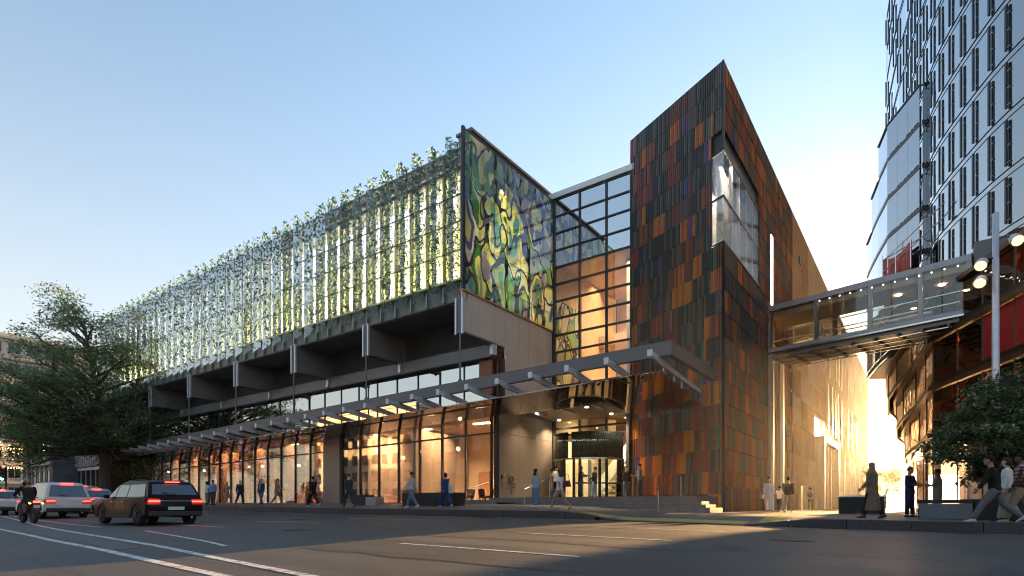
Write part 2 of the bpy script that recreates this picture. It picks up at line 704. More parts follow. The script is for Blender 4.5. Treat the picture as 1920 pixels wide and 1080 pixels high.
# the strip turns back along the lane edge
k = MB()
k.sheet(frange(-4.2, -3.6, 3), frange(VK + .32, VK + 4.2, 16), lambda u, v: z_pave(u, v) + 0.006)
k.build('warning_strip', M['tactile'], pave)
# raised dots of the warning strip (too small to pick apart)
k = MB()
for i in range(62):
    for j in range(6):
        uu, vv = -10.36 + i * .1, VK + .37 + j * .1
        zz = z_pave(uu, vv)
        k.box(uu - .022, uu + .022, vv - .022, vv + .022, zz + .006, zz + .014)
for i in range(6):
    for j in range(38):
        uu, vv = -4.15 + i * .1, VK + .4 + j * .1
        zz = z_pave(uu, vv)
        k.box(uu - .022, uu + .022, vv - .022, vv + .022, zz + .006, zz + .014)
tag(k.build('warning_dots', M['tactile'], pave), None, kind='stuff')


def paint(name, pts, w, m=None, lift=0.004, n=14, parent=None):
    """a painted line laid on the road along (u, v) points"""
    g = MB()
    P = []
    for k in range(len(pts) - 1):
        p0, p1, p2, p3 = pts[max(0, k - 1)], pts[k], pts[k + 1], pts[min(len(pts) - 1, k + 2)]
        for i in range(n):
            t = i / n
            P.append(tuple(.5 * (2 * b + (c - a) * t + (2 * a - 5 * b + 4 * c - d) * t * t + (3 * b - a - 3 * c + d) * t ** 3) for a, b, c, d in zip(p0, p1, p2, p3)))
    P.append(pts[-1])
    L, R = [], []
    for i, (u, v) in enumerate(P):
        a, b = P[max(0, i - 1)], P[min(len(P) - 1, i + 1)]
        du, dv = b[0] - a[0], b[1] - a[1]
        l = math.hypot(du, dv)
        nu, nv = -dv / l * w / 2, du / l * w / 2
        L.append((u + nu, v + nv, z_road(u + nu, v + nv) + lift))
        R.append((u - nu, v - nv, z_road(u - nu, v - nv) + lift))
    n_ = len(P)
    g.add(L + R, [(i, i + 1, n_ + i + 1, n_ + i) for i in range(n_ - 1)])
    return g.build(name, m or M['line_paint'], road)


W_ = 0.10
for u0, v0, u1, v1 in ((-7.22, 6.72, -3.73, 6.68), (-6.98, 9.84, -3.62, 9.78), (-6.9, 13.06, -3.6, 13.03),
                       (-20.3, 11.5, -16.2, 11.5), (-18.5, 14.4, -13.9, 14.0), (-20.4, 9.0, -16.6, 8.5),
                       (-32.5, 11.5, -29, 11.5), (-45, 11.5, -41, 11.5), (-34, 14.6, -30, 14.6), (-49, 14.6, -45, 14.6),
                       (3.5, 6.7, 7.0, 6.7), (3.5, 9.8, 7, 9.8), (4.0, 13.0, 7.5, 13.0)):
    paint('lane_dash', [(u0, v0), (u1, v1)], W_)
paint('lane_line', [(-60, 11.4), (-42, 8.97), (-23, 6.2), (-12, 4.5), (-6, 3.72), (-1.0, 3.3)], 0.13)
paint('lane_line', [(-60, 9.0), (-24.5, 5.21), (-14.5, 3.95), (-9.0, 3.35), (-4.5, 3.0), (-1.0, 2.8)], 0.14)
paint('lane_line', [(-46, 9.9), (-33.3, 8.3), (-22.2, 7.28)], 0.10)
paint('lane_line', [(-17.3, 6.7), (-9.5, 4.9)], 0.09)
paint('edge_line', [(-60, 17.55), (-11, 17.55), (-4, 17.6), (12, 17.6)], 0.07)
# worn wedge of paler asphalt between the two long lines
g = MB()
wl = [(-40, 7.0, 8.4), (-28.5, 5.7, 6.9), (-19.7, 4.85, 5.7), (-14, 4.15, 4.6), (-10, 3.5, 3.9)]
P = []
for (u0, a0, b0), (u1, a1, b1) in zip(wl, wl[1:]):
    for i in range(8):
        t = i / 8
        P.append((u0 + (u1 - u0) * t, a0 + (a1 - a0) * t, b0 + (b1 - b0) * t))
L = [(u, a, z_road(u, a) + .003) for u, a, b in P]
R = [(u, b, z_road(u, b) + .003) for u, a, b in P]
n_ = len(P)
g.add(L + R, [(i, i + 1, n_ + i + 1, n_ + i) for i in range(n_ - 1)])
g.build('worn_wedge', M['worn_asphalt'], road)

# ironwork and repairs in the road
M['iron'] = mat('iron', (0.05, 0.047, 0.045), .55, .6, .3, 20, bump=.5, bscale=60)
M['tar'] = mat('tar', (0.014, 0.014, 0.015), .45, 0, .2, 12)
M['patch'] = mat('patch', (0.042, 0.041, 0.040), .5, 0, .3, 14, bump=.5, bscale=70)
for u, v in ((-12.5, 8.3), (-2.0, 11.3), (-19.5, 13.0), (-9.0, 15.6), (-27, 10.3)):
    zz = z_road(u, v)
    mh = MB().lathe([(.34, -.05), (.34, .007), (.32, .009)], (u, v, zz), 24).build('manhole_cover', M['iron'], road)
    MB().lathe([(.42, -.05), (.42, .004), (.35, .0045)], (u, v, zz), 24).build('cover_ring', M['patch'], mh)
for u in (-30.5, -14.2, .6, 5.5):
    zz = z_road(u, 17.62)
    dg_ = B_ = MB().box(u - .45, u + .45, 17.42, 17.86, zz - .04, zz + .008).build('drain_frame', M['iron'], road)
    for k in range(8):
        MB().box(u - .4 + k * .1, u - .35 + k * .1, 17.46, 17.82, zz + .008, zz + .016).build('drain_bar', M['iron'], dg_)
rs_ = random.Random(41)
for u0, u1, v in ((-30, -9, 11.9), (-22, -3, 8.2), (-16, 4, 15.1), (-8, 3, 5.4), (-40, -20, 15.9)):
    P = []
    n = 16
    for i in range(n + 1):
        P.append((u0 + (u1 - u0) * i / n, v + rs_.gauss(0, .06)))
    paint('tar_seam', P, .05, M['tar'], .003, 3)
for u0, u1, v0, v1 in ((-13.2, -10.6, 13.4, 14.6), (-1.5, .8, 7.6, 8.6), (-26, -21.5, 9.8, 10.7), (1.6, 4.2, 14.5, 16.2)):
    g = MB()
    g.sheet(frange(u0, u1, 6), frange(v0, v1, 3), lambda u, v: z_road(u, v) + .0025)
    g.build('road_patch', M['patch'], road)
# ------------------------------------------------------------------ exhibition hall (vine facade, glazed ground floor, atrium)
US, VI, VC, VG, VE, UT = -18.7, 21.7, 21.5, 24.5, 30.1, -7.6
U0 = -66.0
FZ = 0.45


def GR(u):                                  # the ground floor falls gently along the street
    return 0.014 * (u + 19.0)


def run(mb, u0, u1, v0, v1, z0, z1, f=GR, n=1):
    for i in range(n):
        a, b = u0 + (u1 - u0) * i / n, u0 + (u1 - u0) * (i + 1) / n
        fa, fb = f(a), f(b)
        mb.hexa([(a, v0, z0 + fa), (b, v0, z0 + fb), (b, v1, z0 + fb), (a, v1, z0 + fa),
                 (a, v0, z1 + fa), (b, v0, z1 + fb), (b, v1, z1 + fb), (a, v1, z1 + fa)])
    return mb


def B(*a):
    return MB().box(*a)


def art_glass(name, scale=0.68, trans=0.22, gloss=0.22, seed=0.0):
    """printed art glass: swirling cells with dark outlines, mirror-bright like coated glazing"""
    m, nt, out = _new(name)
    geo = N(nt, 'ShaderNodeNewGeometry')
    mp = N(nt, 'ShaderNodeMapping')
    mp.inputs['Location'].default_value = (seed, seed * 2, seed)
    mp.inputs['Scale'].default_value = (1, 1, 0.55)
    nt.links.new(geo.outputs['Position'], mp.inputs[0])
    nz = N(nt, 'ShaderNodeTexNoise', Scale=0.75, Detail=1.5)
    nt.links.new(mp.outputs[0], nz.inputs['Vector'])
    wv = N(nt, 'ShaderNodeVectorMath', operation='MULTIPLY_ADD')
    wv.inputs[1].default_value = (2.4, 2.4, 2.4)
    nt.links.new(nz.outputs['Color'], wv.inputs[0])
    nt.links.new(mp.outputs[0], wv.inputs[2])
    ve = N(nt, 'ShaderNodeTexVoronoi', feature='DISTANCE_TO_EDGE', Scale=scale)
    vc = N(nt, 'ShaderNodeTexVoronoi', feature='F1', Scale=scale)
    for t in (ve, vc):
        nt.links.new(wv.outputs[0], t.inputs['Vector'])
    rp = N(nt, 'ShaderNodeValToRGB')
    rp.color_ramp.interpolation = 'CONSTANT'
    cols = [(0.14, 0.38, 0.14), (0.42, 0.68, 0.26), (0.85, 0.85, 0.35), (0.25, 0.55, 0.46), (0.16, 0.17, 0.42), (0.60, 0.66, 0.40), (0.85, 0.87, 0.85), (0.05, 0.13, 0.08), (0.90, 0.88, 0.45), (0.50, 0.47, 0.62)]
    el = rp.color_ramp.elements
    el[0].position = 0.0
    el[0].color = c4(cols[0])
    el[1].position = 0.1
    el[1].color = c4(cols[1])
    for i in range(2, len(cols)):
        e = el.new(i / len(cols))
        e.color = c4(cols[i])
    sep = N(nt, 'ShaderNodeSeparateColor')
    nt.links.new(vc.outputs['Color'], sep.inputs[0])
    # contour bands inside each cell
    bd = N(nt, 'ShaderNodeMath', operation='MULTIPLY')
    bd.inputs[1].default_value = 5.0
    nt.links.new(vc.outputs['Distance'], bd.inputs[0])
    fl = N(nt, 'ShaderNodeMath', operation='FLOOR')
    nt.links.new(bd.outputs[0], fl.inputs[0])
    sh = N(nt, 'ShaderNodeMath', operation='MULTIPLY_ADD')
    sh.inputs[1].default_value = 0.23
    nt.links.new(fl.outputs[0], sh.inputs[0])
    nt.links.new(sep.outputs[0], sh.inputs[2])
    fr_ = N(nt, 'ShaderNodeMath', operation='FRACT')
    nt.links.new(sh.outputs[0], fr_.inputs[0])
    nt.links.new(fr_.outputs[0], rp.inputs[0])
    ed = N(nt, 'ShaderNodeMapRange')
    ed.inputs[1].default_value = 0.025
    ed.inputs[2].default_value = 0.04
    nt.links.new(ve.outputs['Distance'], ed.inputs[0])
    col = mixc(nt, ed.outputs[0], (0.035, 0.03, 0.09), rp.outputs[0])
    tr = N(nt, 'ShaderNodeBsdfTransparent')
    tc = mixc(nt, 1.0, col, (1.6, 1.6, 1.4), 'MULTIPLY')
    nt.links.new(tc, tr.inputs[0])
    df = N(nt, 'ShaderNodeBsdfDiffuse')
    nt.links.new(col, df.inputs[0])
    tl = N(nt, 'ShaderNodeBsdfTranslucent')
    nt.links.new(tc, tl.inputs[0])
    gl = N(nt, 'ShaderNodeBsdfGlossy')
    gl.inputs['Roughness'].default_value = 0.015
    gc = mixc(nt, 0.35, (1, 1, 1), col)
    gc = mixc(nt, 1.0, gc, (1.25, 1.25, 1.25), 'MULTIPLY')
    nt.links.new(gc, gl.inputs[0])
    m1 = N(nt, 'ShaderNodeMixShader')
    m1.inputs[0].default_value = 0.4
    nt.links.new(df.outputs[0], m1.inputs[1])
    nt.links.new(tl.outputs[0], m1.inputs[2])
    m2 = N(nt, 'ShaderNodeMixShader')
    m2.inputs[0].default_value = trans
    nt.links.new(m1.outputs[0], m2.inputs[1])
    nt.links.new(tr.outputs[0], m2.inputs[2])
    fz = N(nt, 'ShaderNodeFresnel')
    fz.inputs[0].default_value = 1.5
    ma = N(nt, 'ShaderNodeMath', operation='ADD')
    ma.use_clamp = True
    ma.inputs[1].default_value = gloss
    nt.links.new(fz.outputs[0], ma.inputs[0])
    m3 = N(nt, 'ShaderNodeMixShader')
    nt.links.new(ma.outputs[0], m3.inputs[0])
    nt.links.new(m2.outputs[0], m3.inputs[1])
    nt.links.new(gl.outputs[0], m3.inputs[2])
    nt.links.new(m3.outputs[0], out.inputs[0])
    return m


def vine_print(name, base_tr, tintc, line, scale, lw, translucent=True):
    """printed sheet: a net of dark vine lines over pale, see-through or light-passing ground"""
    m, nt, out = _new(name)
    geo = N(nt, 'ShaderNodeNewGeometry')
    nz = N(nt, 'ShaderNodeTexNoise', Scale=1.6, Detail=2.0)
    nt.links.new(geo.outputs['Position'], nz.inputs['Vector'])
    wv = N(nt, 'ShaderNodeVectorMath', operation='MULTIPLY_ADD')
    wv.inputs[1].default_value = (0.35, 0.35, 0.35)
    nt.links.new(nz.outputs['Color'], wv.inputs[0])
    nt.links.new(geo.outputs['Position'], wv.inputs[2])
    ve = N(nt, 'ShaderNodeTexVoronoi', feature='DISTANCE_TO_EDGE', Scale=scale)
    nt.links.new(wv.outputs[0], ve.inputs['Vector'])
    ed = N(nt, 'ShaderNodeMapRange')
    ed.inputs[1].default_value = lw * 0.5
    ed.inputs[2].default_value = lw
    nt.links.new(ve.outputs['Distance'], ed.inputs[0])
    dk = N(nt, 'ShaderNodeBsdfDiffuse')
    dk.inputs[0].default_value = c4(line)
    tr = N(nt, 'ShaderNodeBsdfTransparent')
    tl = N(nt, 'ShaderNodeBsdfTranslucent')
    tl.inputs[0].default_value = c4(tintc)
    df = N(nt, 'ShaderNodeBsdfDiffuse')
    df.inputs[0].default_value = c4([c * 0.6 for c in tintc])
    md = N(nt, 'ShaderNodeMixShader')
    md.inputs[0].default_value = 0.65
    nt.links.new(df.outputs[0], md.inputs[1])
    nt.links.new(tl.outputs[0], md.inputs[2])
    m1 = N(nt, 'ShaderNodeMixShader')
    m1.inputs[0].default_value = base_tr
    nt.links.new(md.outputs[0], m1.inputs[1])
    nt.links.new(tr.outputs[0], m1.inputs[2])
    m2 = N(nt, 'ShaderNodeMixShader')
    nt.links.new(ed.outputs[0], m2.inputs[0])
    nt.links.new(dk.outputs[0], m2.inputs[1])
    nt.links.new(m1.outputs[0], m2.inputs[2])
    gl = N(nt, 'ShaderNodeBsdfGlossy')
    gl.inputs['Roughness'].default_value = 0.06
    fz = N(nt, 'ShaderNodeFresnel')
    fz.inputs[0].default_value = 1.4
    m3 = N(nt, 'ShaderNodeMixShader')
    mg = N(nt, 'ShaderNodeMath', operation='MULTIPLY')
    mg.inputs[1].default_value = 0.45
    nt.links.new(fz.outputs[0], mg.inputs[0])
    nt.links.new(mg.outputs[0], m3.inputs[0])
    nt.links.new(m2.outputs[0], m3.inputs[1])
    nt.links.new(gl.outputs[0], m3.inputs[2])
    nt.links.new(m3.outputs[0], out.inputs[0])
    return m


M['art_glass'] = art_glass('art_glass')
M['art_inner'] = art_glass('art_inner', 0.8, 0.15, 0.05, 7.0)
M['vine_blade'] = vine_print('vine_blade', 0.84, (0.30, 0.48, 0.18), (0.025, 0.035, 0.03), 4.2, 0.05)
M['facade_panel'] = vine_print('facade_panel', 0.05, (0.93, 0.90, 0.55), (0.06, 0.06, 0.05), 3.3, 0.035)
M['cavity_white'] = mat('cavity_white', (0.78, 0.77, 0.80), 0.7, 0, 0.05, 1)
M['strip_white'] = mat('strip_white', (0.50, 0.49, 0.55), 0.35, 0.1, 0.06, 2)
M['ledge_yellow_lit'] = mat('ledge_yellow_lit', (0.5, 0.48, 0.2), 0.5, 0.2, 0.1, 2)  # yellow light along the ledge, put into its base colour
LEAF = [mat('leaf_green', (0.045, 0.15, 0.035), 0.7, 0, 0.3, 8), mat('leaf_dark', (0.018, 0.04, 0.025), 0.7, 0, 0.3, 8),
        mat('leaf_teal', (0.035, 0.14, 0.15), 0.7, 0, 0.3, 8), mat('leaf_blue', (0.045, 0.06, 0.2), 0.7, 0, 0.3, 8),
        mat('leaf_violet', (0.18, 0.145, 0.27), 0.7, 0, 0.3, 8), mat('leaf_bright', (0.22, 0.42, 0.07), 0.7, 0, 0.3, 8),
        mat('leaf_rust', (0.22, 0.09, 0.03), 0.45, 0, 0.3, 8)]

hall = thing('exhibition_hall', 'long hall with leaf printed glass facade over a glazed ground floor', 'building', (US, VI, 0))

# --- upper volume
B(U0, US - .9, 23.02, 23.25, 10.4, 17.6).build('cavity_wall', M['cavity_white'], hall)
B(U0, US - .95, 23.25, 58, 10.45, 10.9).build('floor_slab', M['concrete'], hall)
B(U0 - .3, US - .30, 21.92, 58, 17.5, 17.86).build('roof', M['metal_grey'], hall)
B(U0 - .3, U0, 21.92, 58, 10.4, 17.5).build('end_wall', M['metal_dark'], hall)
B(U0, US - .02, 57.8, 58, 0, 17.5).build('rear_wall', M['concrete'], hall)
B(U0 - .2, US - .15, 21.78, 24.28, 10.33, 10.43).build('soffit', M['soffit'], hall)
# plain fascia, ledge, rails
B(U0 - .3, US - .02, 21.80, 21.95, 10.43, 11.30).build('fascia', M['fascia_green'], hall)
B(U0 - .3, US - .02, 21.40, 22.2, 11.30, 11.42).build('ledge', M['ledge_yellow_lit'], hall)
B(U0 - .3, US - .02, 21.60, 21.90, 17.86, 18.04).build('parapet_rail', M['metal_grey'], hall)
B(U0 - .3, US - .02, 21.58, 21.70, 16.92, 17.08).build('transom', M['metal_dark'], hall)
for z in (12.9, 14.35, 15.7):
    B(U0 - .3, US - .02, 21.60, 21.66, z - .03, z + .03).build('transom', M['black_frame'], hall)
B(U0 - .3, US - .02, 21.70, 21.80, 10.36, 10.43).build('drip_edge', M['black_frame'], hall)

# --- facade modules: mullion pair, light panel, printed blade with leaves
PITCH = 1.2
mods = [US - .62 - PITCH * i for i in range(39)]
pm = MB().box(-.40, .34, 0, .03, 11.43, 17.48).mesh('facade_panel', M['facade_panel'])
mm = MB().box(-.04, .04, -.05, .16, 10.45, 17.85).mesh('mullion', mat('mullion_grey', (0.32, 0.32, 0.34), .45, .2, .1, 2))
sm_ = MB().box(-.15, .15, 0, .06, 11.43, 17.85).mesh('white_strip', M['strip_white'])
rm = MB().box(-.1, .1, 0, .05, -.09, .09).mesh('strip_tie', M['metal_grey'])
bl_poly = [(-.36, 10.62), (.36, 10.98), (.36, 18.22), (.10, 18.36), (-.36, 18.70)]
bm_ = MB().extr(bl_poly, 1, -.012, .012).mesh('vine_blade', M['vine_blade'])


def leaf_mesh(seed):
    r = random.Random(seed)
    g = MB()
    for i in range(250):
        z = r.uniform(10.7, 18.6)
        if z < 16 and r.random() < (0.25 if z > 11.4 else .75):
            continue
        x = r.gauss(0, .2)
        x = max(-.45, min(.45, x))
        if z > 18.3 and x > .1:
            x = -abs(x)
        L = r.uniform(.09, .25)
        wd = L * r.uniform(.32, .55)
        a = r.uniform(0, 2 * pi)
        ca, sa = cos(a), sin(a)
        tilt = r.uniform(-.06, .06)
        g.mi = r.choices(range(7), (30, 34, 10, 10, 12 if z > 15.5 else 3, 12 if z < 17.9 else 60, 7))[0]
        P = []
        for (lx, ly) in ((0, -.5), (.5, -.12), (.36, .22), (0, .5), (-.36, .22), (-.5, -.12)):
            px, py = lx * wd, ly * L
            P.append((x + px * ca - py * sa, -.03 + tilt * ly - .012 * abs(lx), z + px * sa + py * ca))
        g.add(P, [(0, 1, 2, 3), (0, 3, 4, 5)])
    return g.mesh('leaf_print', LEAF)


lm = [leaf_mesh(11 + i) for i in range(5)]
rb = random.Random(2)
for i, u in enumerate(mods):
    piece('facade_panel', pm, hall, (u, 22.3, 0))
    piece('mullion', mm, hall, (u + PITCH / 2 - .17, 21.66, 0))
    s1 = piece('white_strip', sm_, hall, (u - .60, 22.0, 0))
    for z in (13.0, 14.4, 15.7, 17.0):
        piece('strip_tie', rm, hall, (u - .60, 21.78, z))
    b = piece('vine_blade', bm_, hall, (u, 21.42, rb.uniform(-.06, .06)), radians(16) + rb.uniform(-.05, .05))
    b2 = bpy.data.objects.new('leaf_print', lm[i % 5])
    COL.objects.link(b2)
    b2.parent = b
    b2.location = (0, 0, 0)
    if (i // 5) % 2:
        b2.scale = (-1, 1, 1)
    b2['kind'] = 'stuff'
# strip lights in the cavity wash the panels from below
for k in range(6):
    area_lamp('facade_strip_light', (-22.9 - k * 7.9, 22.68, 11.6), (7.4, .25), 190, (1.0, .93, .50), (0, -.15, 1))
    area_lamp('facade_top_light', (-22.9 - k * 7.9, 22.68, 17.35), (7.4, .25), 70, (.78, .74, 1.0), (0, -.1, -1))

# --- cantilever beams, louvres
for k in range(7):
    u = -18.86 - 7.1 * k
    b = B(u - .11, u + .11, 21.50, 24.3, 8.74, 10.33).build('cantilever_beam', M['soffit'], hall)
    B(u - .24, u + .24, 21.44, 24.3, 8.66, 8.74).build('bottom_flange', M['soffit'], b)
    B(u - .26, u - .16, 21.42, 21.52, 8.60, 10.42).build('end_plate', M['alu'], b)
    B(u + .16, u + .26, 21.42, 21.52, 8.60, 10.42).build('end_plate', M['alu'], b)
    B(u - .16, u + .16, 21.48, 21.50, 8.70, 10.34).build('end_web', M['metal_grey'], b)
    B(u + .02, u + .22, 23.9, 24.28, 8.1, 8.66).build('bracket', M['alu'], b)
slat = MB().hexa([(0, 0, -.05), (6.55, 0, -.05), (6.55, .12, .02), (0, .12, .02), (0, 0, -.035), (6.55, 0, -.035), (6.55, .12, .035), (0, .12, .035)]).mesh('louvre_slat', M['metal_grey'])
for k in range(6):
    u = -18.86 - 7.1 * k - 6.8
    for j in range(10):
        piece('louvre_slat', slat, hall, (u, 24.16, 8.88 + j * .14))
B(U0, US - .2, 24.32, 24.45, 8.12, 10.33).build('louvre_backing', M['soffit'], hall)
B(U0, US - .2, 24.05, 24.32, 8.10, 8.72).build('edge_beam', M['soffit'], hall)
B(U0, US - .2, 24.0, 24.5, 8.02, 8.10).build('edge_trim', M['metal_grey'], hall)
for k in (1, 2, 3, 4):
    MB().lathe([(.13, 0), (.13, -.07), (.09, -.09)], (-21.4 - 7.1 * k, 23.5, 10.33), 12).build('down_light', M['white_paint'], hall)

# --- clerestory
pn = MB().box(-.89, .89, 0, .03, 5.55, 8.0).mesh('clerestory_pane', M['pane_mirror'])
cm = MB().box(-.03, .03, -.03, .07, 5.5, 8.02).mesh('clerestory_mullion', M['black_frame'])
for i in range(25):
    u = -20.2 - 1.83 * i
    piece('clerestory_pane', pn, hall, (u, 24.47, 0), rb.uniform(-.004, .004))
    piece('clerestory_mullion', cm, hall, (u - .915, 24.45, 0))
B(U0, US - .02, 24.62, 24.8, 5.3, 8.2).build('clerestory_backing', M['metal_dark'], hall)

# --- glazed ground floor
for i in range(26):
    u = -19.2 - 1.83 * i
    g_ = GR(u)
    run(MB(), u - .035, u + .035, VG - .06, VG + .10, 0.2, 5.28).build('shopfront_mullion', M['black_frame'], hall)
    a, b = u - 1.795, u - .035
    if 7 <= i <= 7:
        continue
    run(MB(), a, b, VG, VG + .025, 0.34, 3.96).build('shopfront_pane', M['pane_store'], hall)
    run(MB(), a, b, VG, VG + .025, 4.04, 5.2).build('shopfront_pane', M['pane_store'], hall)
run(MB(), -19.2, US - .06, VG, VG + .025, 0.34, 3.96).build('shopfront_pane', M['pane_store'], hall)
run(MB(), -19.2, US - .06, VG, VG + .025, 4.04, 5.2).build('shopfront_pane', M['pane_store'], hall)
run(MB(), U0, US, VG - .05, VG + .06, 3.96, 4.04, n=4).build('shopfront_transom', M['black_frame'], hall)
run(MB(), U0, US, VG - .05, VG + .08, 5.2, 5.5, n=4).build('shopfront_head', M['metal_dark'], hall)
run(MB(), U0, US, VG - .04, VG + .12, -.1, 0.34, n=4).build('shopfront_sill', M['step_stone'], hall)
run(MB(), -34.0, -32.2, VG - .12, VG + .5, 0, 5.2).build('shopfront_pier', M['brown_panel'], hall)
run(MB(), -32.15, -31.6, VG + .1, VG + .9, 0, 5.2).build('shopfront_pier', M['metal_dark'], hall)
B(US - .25, US, VG - .08, VG + .05, -.1, 5.3).build('corner_post', M['black_frame'], hall)
# interior shell
B(U0, US - .25, 31.0, 31.2, 0, 5.2).build('lobby_wall', M['warm_wall'], hall)
B(U0, US - .22, VG + .13, 31.0, 0.0, 0.12).build('lobby_floor', M['warm_floor'], hall)
B(U0, US - .22, VG + .13, 31.0, 4.98, 5.18).build('lobby_ceiling', M['warm_wall'], hall)
B(US - .22, US - .12, VG + .1, VE, 0.0, 5.2).build('lobby_end_wall', M['warm_wall'], hall)
B(-26.6, -26.3, VG + 1.2, 31, 0.1, 5.0).build('lobby_partition', M['warm_wall'], hall)
B(-31.4, -31.1, VG + 1.4, 31, 0.1, 5.0).build('lobby_partition', M['warm_wall'], hall)
for i, u in enumerate((-20.6, -22.3, -24.9)):
    B(u - .5, u + .5, 30.93, 30.99, 0.15, 2.4).build('lobby_door', M['wood'], hall)
rf = random.Random(8)
fin = MB().box(-.16, .16, 0, .5, -.5, 5.0).mesh('timber_fin', M['wood'])
for i in range(24):
    u = -35.2 - i * 1.22 + rf.uniform(-.25, .25)
    piece('timber_fin', fin, hall, (u, 26.6 + rf.uniform(-.4, .8), 0), rf.uniform(-.5, .5))
# ceiling light panels and their light
M['lamp_warm'] = glow('lamp_warm', (1.0, .78, .5), 6.0)
for i in range(9):
    u = -21.5 - i * 4.9
    B(u - .6, u + .6, 26.4, 26.7, 4.94, 4.97).build('ceiling_light', M['lamp_warm'], hall)
    area_lamp('lobby_lamp', (u, 27.2, 4.85), (3.6, 2.2), 190 if i < 3 else 120, (1.0, .66, .42))

# pendant lamps, a long counter and display boards in the lobby
M['globe'] = glow('globe', (1.0, .72, .42), 3.0)
rp2 = random.Random(12)
for i in range(22):
    u = -21 - i * 2.05 + rp2.uniform(-.4, .4)
    v, z = 27.6 + rp2.uniform(-1.2, 1.6), 3.55 + rp2.uniform(-.3, .5)
    c = MB().tube([(u, v, z + .1), (u, v, 4.98)], .008, 5).build('pendant_cord', M['black_frame'], hall)
    MB().ball((u, v, z), .11, .11, .11, 10, 7).build('pendant_globe', M['globe'], c, smooth=True)
B(-30.6, -27.4, 28.2, 28.9, .12, 1.15).build('reception_counter', M['wood'], hall)
B(-30.7, -27.3, 28.1, 29.0, 1.15, 1.21).build('counter_top', M['white_paint'], hall)
for i, u in enumerate((-28.2, -29.3, -36.8, -40.4, -43.2, -46.6)):
    B(u - .5, u + .5, 30.9, 30.98, 1.4, 3.0).build('display_board', [M['metal_dark'], M['white_paint'], M['brown_panel']][i % 3], hall)
for i in range(6):
    u = -35 - i * 4.3
    B(u - .28, u + .28, 27.9, 28.4, .1, 4.98).build('lobby_column', M['concrete'], hall)

# --- side wall towards the entrance (plane u = US)
cp = M['beige_panel']
vj = [21.5, 22.85, 24.15, 25.15, 26.4, 27.4, 28.4, 29.35, 30.0]
for a, b in zip(vj, vj[1:]):
    lo = 8.74 if b < 25.5 else 5.6
    B(US - .10, US - .02, a + .012, b - .012, lo, 10.78).build('cladding_panel', cp, hall)
B(US - .14, US - .10, 21.5, 30.05, 8.76, 10.78).build('cladding_backing', M['metal_dark'], hall)
B(US - .15, US - .11, 25.2, 30.05, 5.5, 8.8).build('cladding_backing', M['metal_dark'], hall)
B(US - .2, US + .06, 21.50, 30.05, 10.78, 10.86).build('art_glass_sill', M['wood'], hall)
for a, b in zip([24.6, 26.4, 28.2], [26.4, 28.2, 30.05]):
    B(US - .10, US - .03, a + .006, b - .006, .46, 3.98).build('entrance_panel', M['brown_panel'], hall)
    B(US - .10, US - .03, a + .006, b - .006, 4.0, 5.2).build('entrance_panel', M['brown_panel'], hall)
B(US - .14, US - .105, 24.55, 30.05, 0, 5.4).build('panel_backing', M['metal_dark'], hall)
# rust panel and small windows at the clerestory's end
B(US - 1.2, US - .3, 24.30, 24.46, 6.1, 8.0).build('rust_panel', mat('rust', (0.25, 0.06, 0.03), 0.5, 0, .2, 3), hall)
B(US - .12, US - .05, 24.5, 25.14, 5.6, 8.1).build('return_panel', mat('rust_dark', (0.10, 0.035, 0.02), 0.4, 0, .2, 3), hall)

# --- art glass screen
zs_ = [10.87, 11.85, 13.5, 15.15, 16.95, 18.9]
vs_ = [21.72 + 1.2 * i for i in range(8)]
for a, b in zip(vs_, vs_[1:]):
    for c, d in zip(zs_, zs_[1:]):
        B(US - .015, US + .015, a + .012, min(b, 30.04) - .012, c + .012, d - .012).build('art_glass_pane', M['art_glass'], hall)
for a in vs_[1:-1]:
    B(US - .05, US - .02, a - .018, a + .018, 10.87, 18.9).build('art_glass_joint', M['metal_grey'], hall)
for c in zs_[1:-1]:
    B(US - .05, US - .02, 21.72, 30.04, c - .018, c + .018).build('art_glass_joint', M['black_frame'], hall)
B(US - .09, US + .05, 21.52, 21.70, 10.8, 19.02).build('art_glass_post', M['black_frame'], hall)
B(US - .03, US + .03, 21.72, 30.05, 18.9, 18.96).build('art_glass_cap', M['black_frame'], hall)
B(US - 1.2, US - .35, 22.6, 30.3, 18.1, 19.42).build('roof_upstand', M['brown_panel'], hall)
B(US - 1.3, US - .22, 22.5, 30.4, 19.42, 19.56).build('roof_capping', M['metal_grey'], hall)
# the room behind the art glass
B(-25.0, -24.8, 23.25, 30.2, 10.4, 17.5).build('gallery_wall', M['warm_wall'], hall)
B(-25.0, US - .3, 30.2, 30.4, 10.4, 18.0).build('gallery_wall', M['cavity_white'], hall)
area_lamp('gallery_lamp', (-21.6, 26.0, 17.2), (3.6, 5.5), 800, (1.0, .88, .40))
for i in range(4):
    B(-19.9, -19.6, 23.6 + i * 1.8, 23.8 + i * 1.8, 10.9, 17.4).build('gallery_column', M['metal_dark'], hall)

